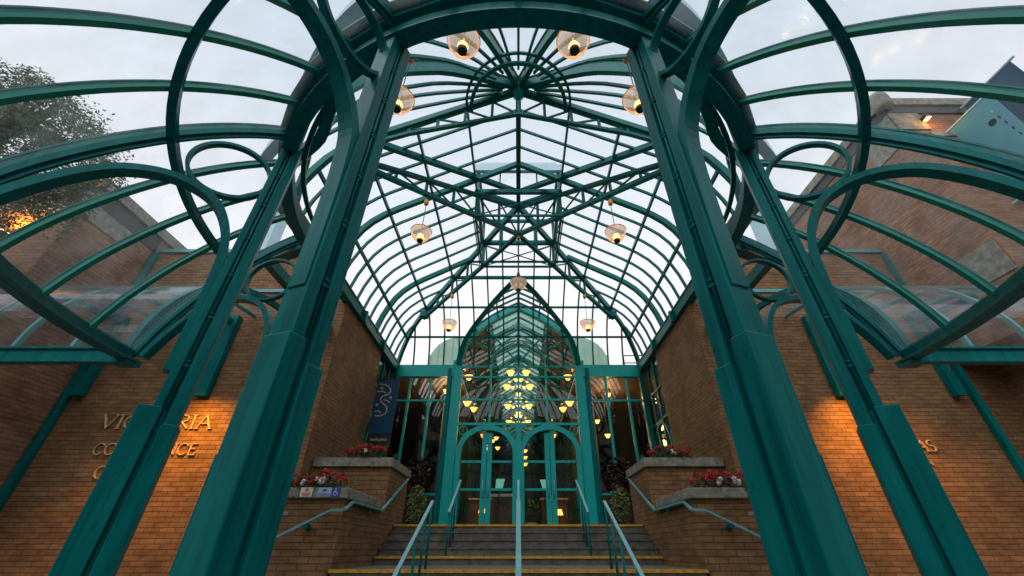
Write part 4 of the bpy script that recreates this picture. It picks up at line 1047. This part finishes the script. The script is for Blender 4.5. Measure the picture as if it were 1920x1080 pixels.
# chandeliers in the lobby
def globe(mb, c, r): mb.lathe(c, [(.01, -.62 * r), (.5 * r, -.58 * r), (.66 * r, -.25 * r), (.9 * r, .15 * r), (1.15 * r, .5 * r), (.01, .52 * r)], 12)
ch = [(14.5, 5.63, .30, 0, 'nearest chandelier pair high behind the fanlight'), (16.0, 5.60, .48, 1, 'second chandelier back, widest behind the fanlight'), (18.0, 5.40, .48, 1, 'third chandelier back in the lobby vault'), (20.5, 5.36, .48, 1, 'farthest chandelier just above the door arches')]
for y, z, rr, ex, lbl in ch:
    c = thing('chandelier', (0, y, z), 'glowing amber ' + lbl, 'chandelier', 'lobby chandeliers')
    m = MB(); m.tube([(0, y, z - .25), (0, y, 7.2)], .02, 6)
    for s in (-1, 1): m.tube([(0, y, z - .15), (s * rr * .5, y, z - .3), (s * rr, y, z - .14)], .012, 5)
    m.build('frame', M['black'], c)
    for s in (-1, 1): m = MB(); globe(m, (s * rr, y, z), .145); m.build('globe', M['glowin'], c, smooth=True)
    if ex:
        for px_, dz, gr in ((-.1, .30, .10), (.1, .30, .10), (0, -.28, .10), (-rr * .5, -.05, .07), (rr * .5, -.05, .07), (0, .02, .08), (-rr * .75, .2, .05), (rr * .75, .2, .05)): m = MB(); globe(m, (px_, y + .1 * math.sin(dz * 20), z + dz), gr); m.build('globe', M['glowin'], c, smooth=True)
    point_light('chandelier_light', (0, y, z - .5), 40, (1, .6, .25), .2)
side = []
for s, sd in ((-1, 'left'), (1, 'right')):
    for y, x, z in ((13.3, 1.72, 5.0), (13.3, 1.72, 4.1), (15.2, 1.7, 4.45), (19, 1.6, 4.35)):
        o = thing('wall_globe', (s * x, y, z), 'amber wall globe inside the %s side of the portal, %s' % (sd, {5.0: 'highest at the fanlight', 4.1: 'lowest near the glass', 4.45: 'middle one set back', 4.35: 'small one farthest back'}[z]), 'lamp', 'lobby wall globes')
        m = MB(); globe(m, (s * x, y, z), .13); m.build('globe', M['glowin'], o, smooth=True)
        m = MB(); m.tube([(s * x, y, z - .12), (s * (x + .15), y, z - .2), (s * 1.98, y, z - .1)], .015, 5); m.build('arm', M['black'], o)
for s, sd, x, z, y in ((1, 'right', 3.15, 3.35, 14.6), (1, 'right', 2.95, 4.0, 15.2), (1, 'right', 3.3, 4.75, 14.4), (-1, 'left', 2.5, 4.0, 14.6), (-1, 'left', 2.6, 4.75, 14.0)):
    n_ = {3.35: 'low pendant globe', 4.0: 'higher pendant globe', 4.75: 'ceiling globe'}[z]
    o = thing('ceiling_globe', (x * s, y, z), 'amber %s behind the %s side window' % (n_, sd), 'lamp', 'side room globes')
    m = MB(); globe(m, (s * x, y, z), .10); m.build('globe', M['glowin'], o, smooth=True)
    m = MB(); m.tube([(s * x, y, z + .05), (s * x, y, 4.95)], .01, 5); m.build('cord', M['black'], o)
    point_light('globe_light', (s * x, y - .1, z - .25), 45 if z > 4.5 else 16, (1, .55, .18), .1)
o = thing('chandelier', (-.95, 14.6, 3.0), 'small amber chandelier seen through the left door arch', 'chandelier', 'lobby chandeliers')
m = MB(); m.tube([(-.95, 14.6, 2.7), (-.95, 14.6, 4.9)], .014, 6); m.build('frame', M['black'], o)
for k in range(6):
    a = R(60 * k + 20); m = MB(); globe(m, (-.95 + .24 * math.cos(a), 14.6 + .24 * math.sin(a), 2.95 + .28 * (k % 2)), .08); m.build('globe', M['glowin'], o, smooth=True)
o = thing('light_column', (.22, 13.6, 2.5), 'three amber globes stacked on a rod seen through the right door arch', 'lamp')
m = MB(); m.tube([(.22, 13.6, .55), (.22, 13.6, 2.75)], .012, 6); m.build('rod', M['black'], o)
for k in range(3): m = MB(); globe(m, (.22, 13.6, 2.25 + .2 * k), .07); m.build('globe', M['glowin'], o, smooth=True)

# ================================================================== BANNERS
bn = thing('wall_banner', (-3.75, 11.1, 3.2), 'dark blue banner with pale looping emblem and welcome strip beside the left brick wall', 'banner')
m = MB(); m.box(-4.04, -3.42, 11.09, 11.11, 2.62, 4.1); m.build('cloth', M['bannerblue'], bn)
m = MB(); m.box(-4.04, -3.42, 11.088, 11.112, 2.28, 2.615); m.build('strip', M['black'], bn)
m = MB(); m.tube([(-4.05, 11.1, 4.12), (-3.40, 11.1, 4.12)], .018, 8); m.tube([(-4.05, 11.1, 2.26), (-3.40, 11.1, 2.26)], .018, 8); m.build('pole', M['black'], bn)
m = MB()
def bl(pts, w_): m.sweep(smooth_path([(x, 11.084, z) for x, z in pts], 5), (0, 1, 0), .006, w_)
bl([(-3.98, 3.98), (-3.80, 3.95), (-3.66, 3.85), (-3.64, 3.73), (-3.74, 3.66), (-3.86, 3.60), (-3.86, 3.48), (-3.76, 3.40), (-3.66, 3.30), (-3.66, 3.16), (-3.78, 3.08), (-3.95, 3.08)], .03)
bl([(-4.0, 3.76), (-3.86, 3.76), (-3.76, 3.72)], .03); bl([(-3.78, 3.52), (-3.68, 3.50), (-3.60, 3.44)], .022); bl([(-3.98, 3.20), (-3.86, 3.20), (-3.80, 3.14)], .026)
for x, z in ((-3.90, 3.86), (-3.60, 3.58), (-3.95, 3.38)): m.tube([(x, 11.080, z), (x, 11.088, z)], .035, 12)
m.build('emblem', M['peach'], bn)
cu = bpy.data.curves.new('welcome_text', 'FONT'); cu.body = 'welcome'; cu.size = .12; cu.extrude = .003; cu.align_x = 'CENTER'
to = bpy.data.objects.new('lettering_text', cu); COL.objects.link(to); to.location = (-3.73, 11.083, 2.42); to.rotation_euler = (R(90), 0, 0); cu.materials.append(M['white'])
bpy.context.view_layer.update()
tm = bpy.data.meshes.new_from_object(to.evaluated_get(bpy.context.evaluated_depsgraph_get()))
t2 = bpy.data.objects.new('lettering', tm); COL.objects.link(t2); t2.matrix_world = to.matrix_world.copy()
t2.parent = bn; t2.matrix_parent_inverse = bn.matrix_world.inverted(); bpy.data.objects.remove(to)
bn = thing('street_banner', (10.3, 5.97, 7.2), 'aqua banner with white dot emblem hanging from the right brick wing', 'banner')
m = MB(); m.box(10.29, 10.31, 4.95, 5.85, 6.05, 8.35); m.build('cloth', M['banneraqua'], bn)
m = MB(); m.tube([(10.3, 5.97, 8.38), (10.3, 4.85, 8.38)], .03, 8); m.tube([(10.3, 5.97, 6.02), (10.3, 4.85, 6.02)], .03, 8); m.build('pole', M['blue'], bn)
m = MB(); m.tube([(10.282, 5.25, 7.75), (10.288, 5.25, 7.75)], .075, 14)
for k in range(9): m.box(10.282, 10.288, 5.02 + .012 * k, 5.04 + .012 * k, 6.3 + .2 * k, 6.38 + .2 * k); m.build('emblem', M['signpale'], bn)
bn = thing('street_banner', (11.4, 5.97, 8), 'deep blue banner beside the aqua one on the right brick wing', 'banner')
m = MB(); m.box(11.19, 11.21, 4.75, 5.85, 6.6, 9.3); m.build('cloth', M['bannerblue'], bn)
m = MB(); m.tube([(11.2, 5.97, 9.33), (11.2, 4.65, 9.33)], .03, 8); m.build('pole', M['blue'], bn)
# flood lights
fl = thing('flood_lamp', (10.0, 5.8, 8.75), 'lit orange floodlight high on the right brick wing', 'lamp')
m = MB(); m.box(9.92, 10.04, 5.80, 5.94, 8.80, 8.9); m.build('housing', M['black'], fl)
m = MB(); m.box(9.935, 10.025, 5.80, 5.92, 8.785, 8.798); m.build('lens', M['glow'], fl)
point_light('flood_light', (9.98, 5.70, 8.70), 9, (1, .42, .08), .05)
fl = thing('flood_lamp', (-10.3, 5.95, 5.2), 'orange floodlight added behind the tree, standing in for orange glass reflections', 'lamp')  # added lamp that stands in for orange reflections in the canopy glass
m = MB(); m.box(-10.42, -10.22, 5.96, 6.13, 5.2, 5.3); m.build('housing', M['black'], fl)
m = MB(); m.box(-10.4, -10.24, 5.97, 6.11, 5.302, 5.32); m.build('lens', M['glow'], fl)
spot_light('flood_light', (-10.3, 5.85, 5.36), (-10.2, 6.1, 6.6), 240, (1, .42, .04), 130, .8)

# ================================================================== TREE
tr = thing('street_tree', (-8.6, 3.6, GZ), 'leafy green tree standing beyond the left side of the canopy', 'tree')
m = MB(); m.tube(smooth_path([(-8.9, 3.4, GZ), (-8.85, 3.45, 1.5), (-8.7, 3.6, 3.4), (-8.4, 3.9, 5.0), (-8.1, 4.1, 6.4)], 4), [.22] * 4 + [.19] * 4 + [.15] * 4 + [.1] * 4 + [.04], 9)
tips = []
for k in range(16):
    t = random.uniform(.35, 1); base = V((-8.75, 3.55, 2.9)).lerp(V((-8.1, 4.1, 6.3)), t)
    d = V((random.gauss(.1, .8), random.gauss(0, .7), random.uniform(.1, .9))).normalized(); L_ = random.uniform(.9, 1.9)
    mid = base + d * L_ * .5 + V((0, 0, .1)); tip = base + d * L_; tips += [mid, tip]
    m.tube([base, mid, tip], [.05, .035, .012], 5)
m.build('trunk', M['bark'], tr, smooth=True)
m = MB()
cc = V((-8.45, 4.15, 5.4))
for k in range(330):
    while True:
        p = V((random.uniform(-1, 1), random.uniform(-1, 1), random.uniform(-1, 1)))
        if .25 < p.length < 1: break
    q = cc + V((p.x * 1.75, p.y * 1.35, p.z * 1.35)); rr = random.uniform(.14, .34)
    leafcloud(m, q, rr, rr, rr * .8, 120, .03, .8)
for q in tips: leafcloud(m, q, .3, .3, .25, 90, .036, .8)
m.build('crown', M['treeleaf'], tr)

for x0, x1, y, h, lb_, mt in ((-48, -14, -26, 11, 'unseen brick block across the street, added to darken the left glass reflections', 'brick2'), (-13, 16, -29, 14, 'unseen stone block across the street, added to darken the middle door reflections', 'concrete'), (17, 52, -26, 12, 'unseen brick block across the street, added to darken the right glass reflections', 'brick2')):
    ob = thing('unseen_street_block', ((x0 + x1) / 2, y, GZ), lb_, 'building')  # out-of-view blocks added to darken glass reflections and front light on columns
    m = MB(); m.box(x0, x1, y - 14, y, GZ, h); m.build('wall', M[mt], ob)
    m = MB(); m.box(x0 - .2, x1 + .2, y - 14.2, y + .3, h, h + .5); m.build('cornice', M['concrete'], ob)
    for zz in range(1, int(h), 3):
        xx = x0 + 1.5
        while xx < x1 - 2:
            m = MB(); m.box(xx, xx + 1.5, y + .02, y + .06, zz, zz + 1.9); m.build('window', M['black'], ob); xx += 3.4
for s, lb_ in ((-1, 'unseen brick block down the street on the left, added to darken column reflections'), (1, 'unseen brick block down the street on the right, added to darken column reflections')):
    ob = thing('unseen_street_block', (s * 34, -8, GZ), lb_, 'building')  # added out of view to cut bright sky reflections on the columns
    a, b_ = sorted((s * 27, s * 42)); m = MB(); m.box(a, b_, -25.5, 3, GZ, 17); m.build('wall', M['brick2'], ob)
    m = MB(); m.box(a - .3, b_ + .3, -25.8, 3.3, 17, 17.5); m.build('cornice', M['concrete'], ob)
    for zz in (1, 4, 7, 10, 13):
        for k in range(7):
            y = -23 + k * 3.6; m = MB(); m.box(*sorted((s * 26.92, s * 26.98)), y, y + 1.6, zz, zz + 1.9); m.build('window', M['black'], ob)
# ================================================================== FAR ROOFS seen through the end glazing
for s, sd in ((-1, 'left'), (1, 'right')):
    cr = thing('copper_roof_dormer', (s * 4.3, 20, 5), 'rounded green copper roof beyond the %s half of the end glazing' % sd, 'roof', 'copper roofs beyond the glazing')
    m = MB(); n = 16; cx = s * 3.55; rr = 1.75; zb_ = 9.2
    arcp = [(cx + rr * math.cos(R(180 * k / n)), zb_ + rr * .95 * math.sin(R(180 * k / n))) for k in range(n + 1)]
    A = [(x, 22, z) for x, z in arcp]; B = [(x, 30, z) for x, z in arcp]; m.strip(A, B); m.face(A[::-1])
    m.hexa([(cx - rr, 22, 5), (cx + rr, 22, 5), (cx + rr, 30, 5), (cx - rr, 30, 5), (cx - rr, 22, zb_), (cx + rr, 22, zb_), (cx + rr, 30, zb_), (cx - rr, 30, zb_)])
    m.build('shell', M['copper'], cr)
    m = MB()
    for k in range(-4, 5):
        x = cx + k * .42; z = zb_ + rr * .95 * math.sqrt(max(0, 1 - (k * .42 / rr) ** 2)); m.box(x - .025, x + .025, 21.95, 22.0, 5, z)
    m.build('seam', M['copper'], cr)
bd = thing('far_building', (8.6, 26, 5), 'pale distant building with roof railing beyond the right end glazing', 'building')
m = MB(); m.box(6.6, 12, 24, 32, 5, 9.2); m.build('wall', M['concrete'], bd)
m = MB(); m.box(6.5, 12.1, 23.9, 32.1, 9.2, 9.5); m.build('parapet', M['copper'], bd)
m = MB()
for x in (6.8, 7.6, 8.4, 9.2): m.box(x - .03, x + .03, 24, 24.06, 9.5, 10.6)
m.box(6.8, 9.2, 24, 24.05, 10.0, 10.05); m.box(6.8, 9.2, 24, 24.05, 10.5, 10.56); m.build('railing', M['black'], bd)
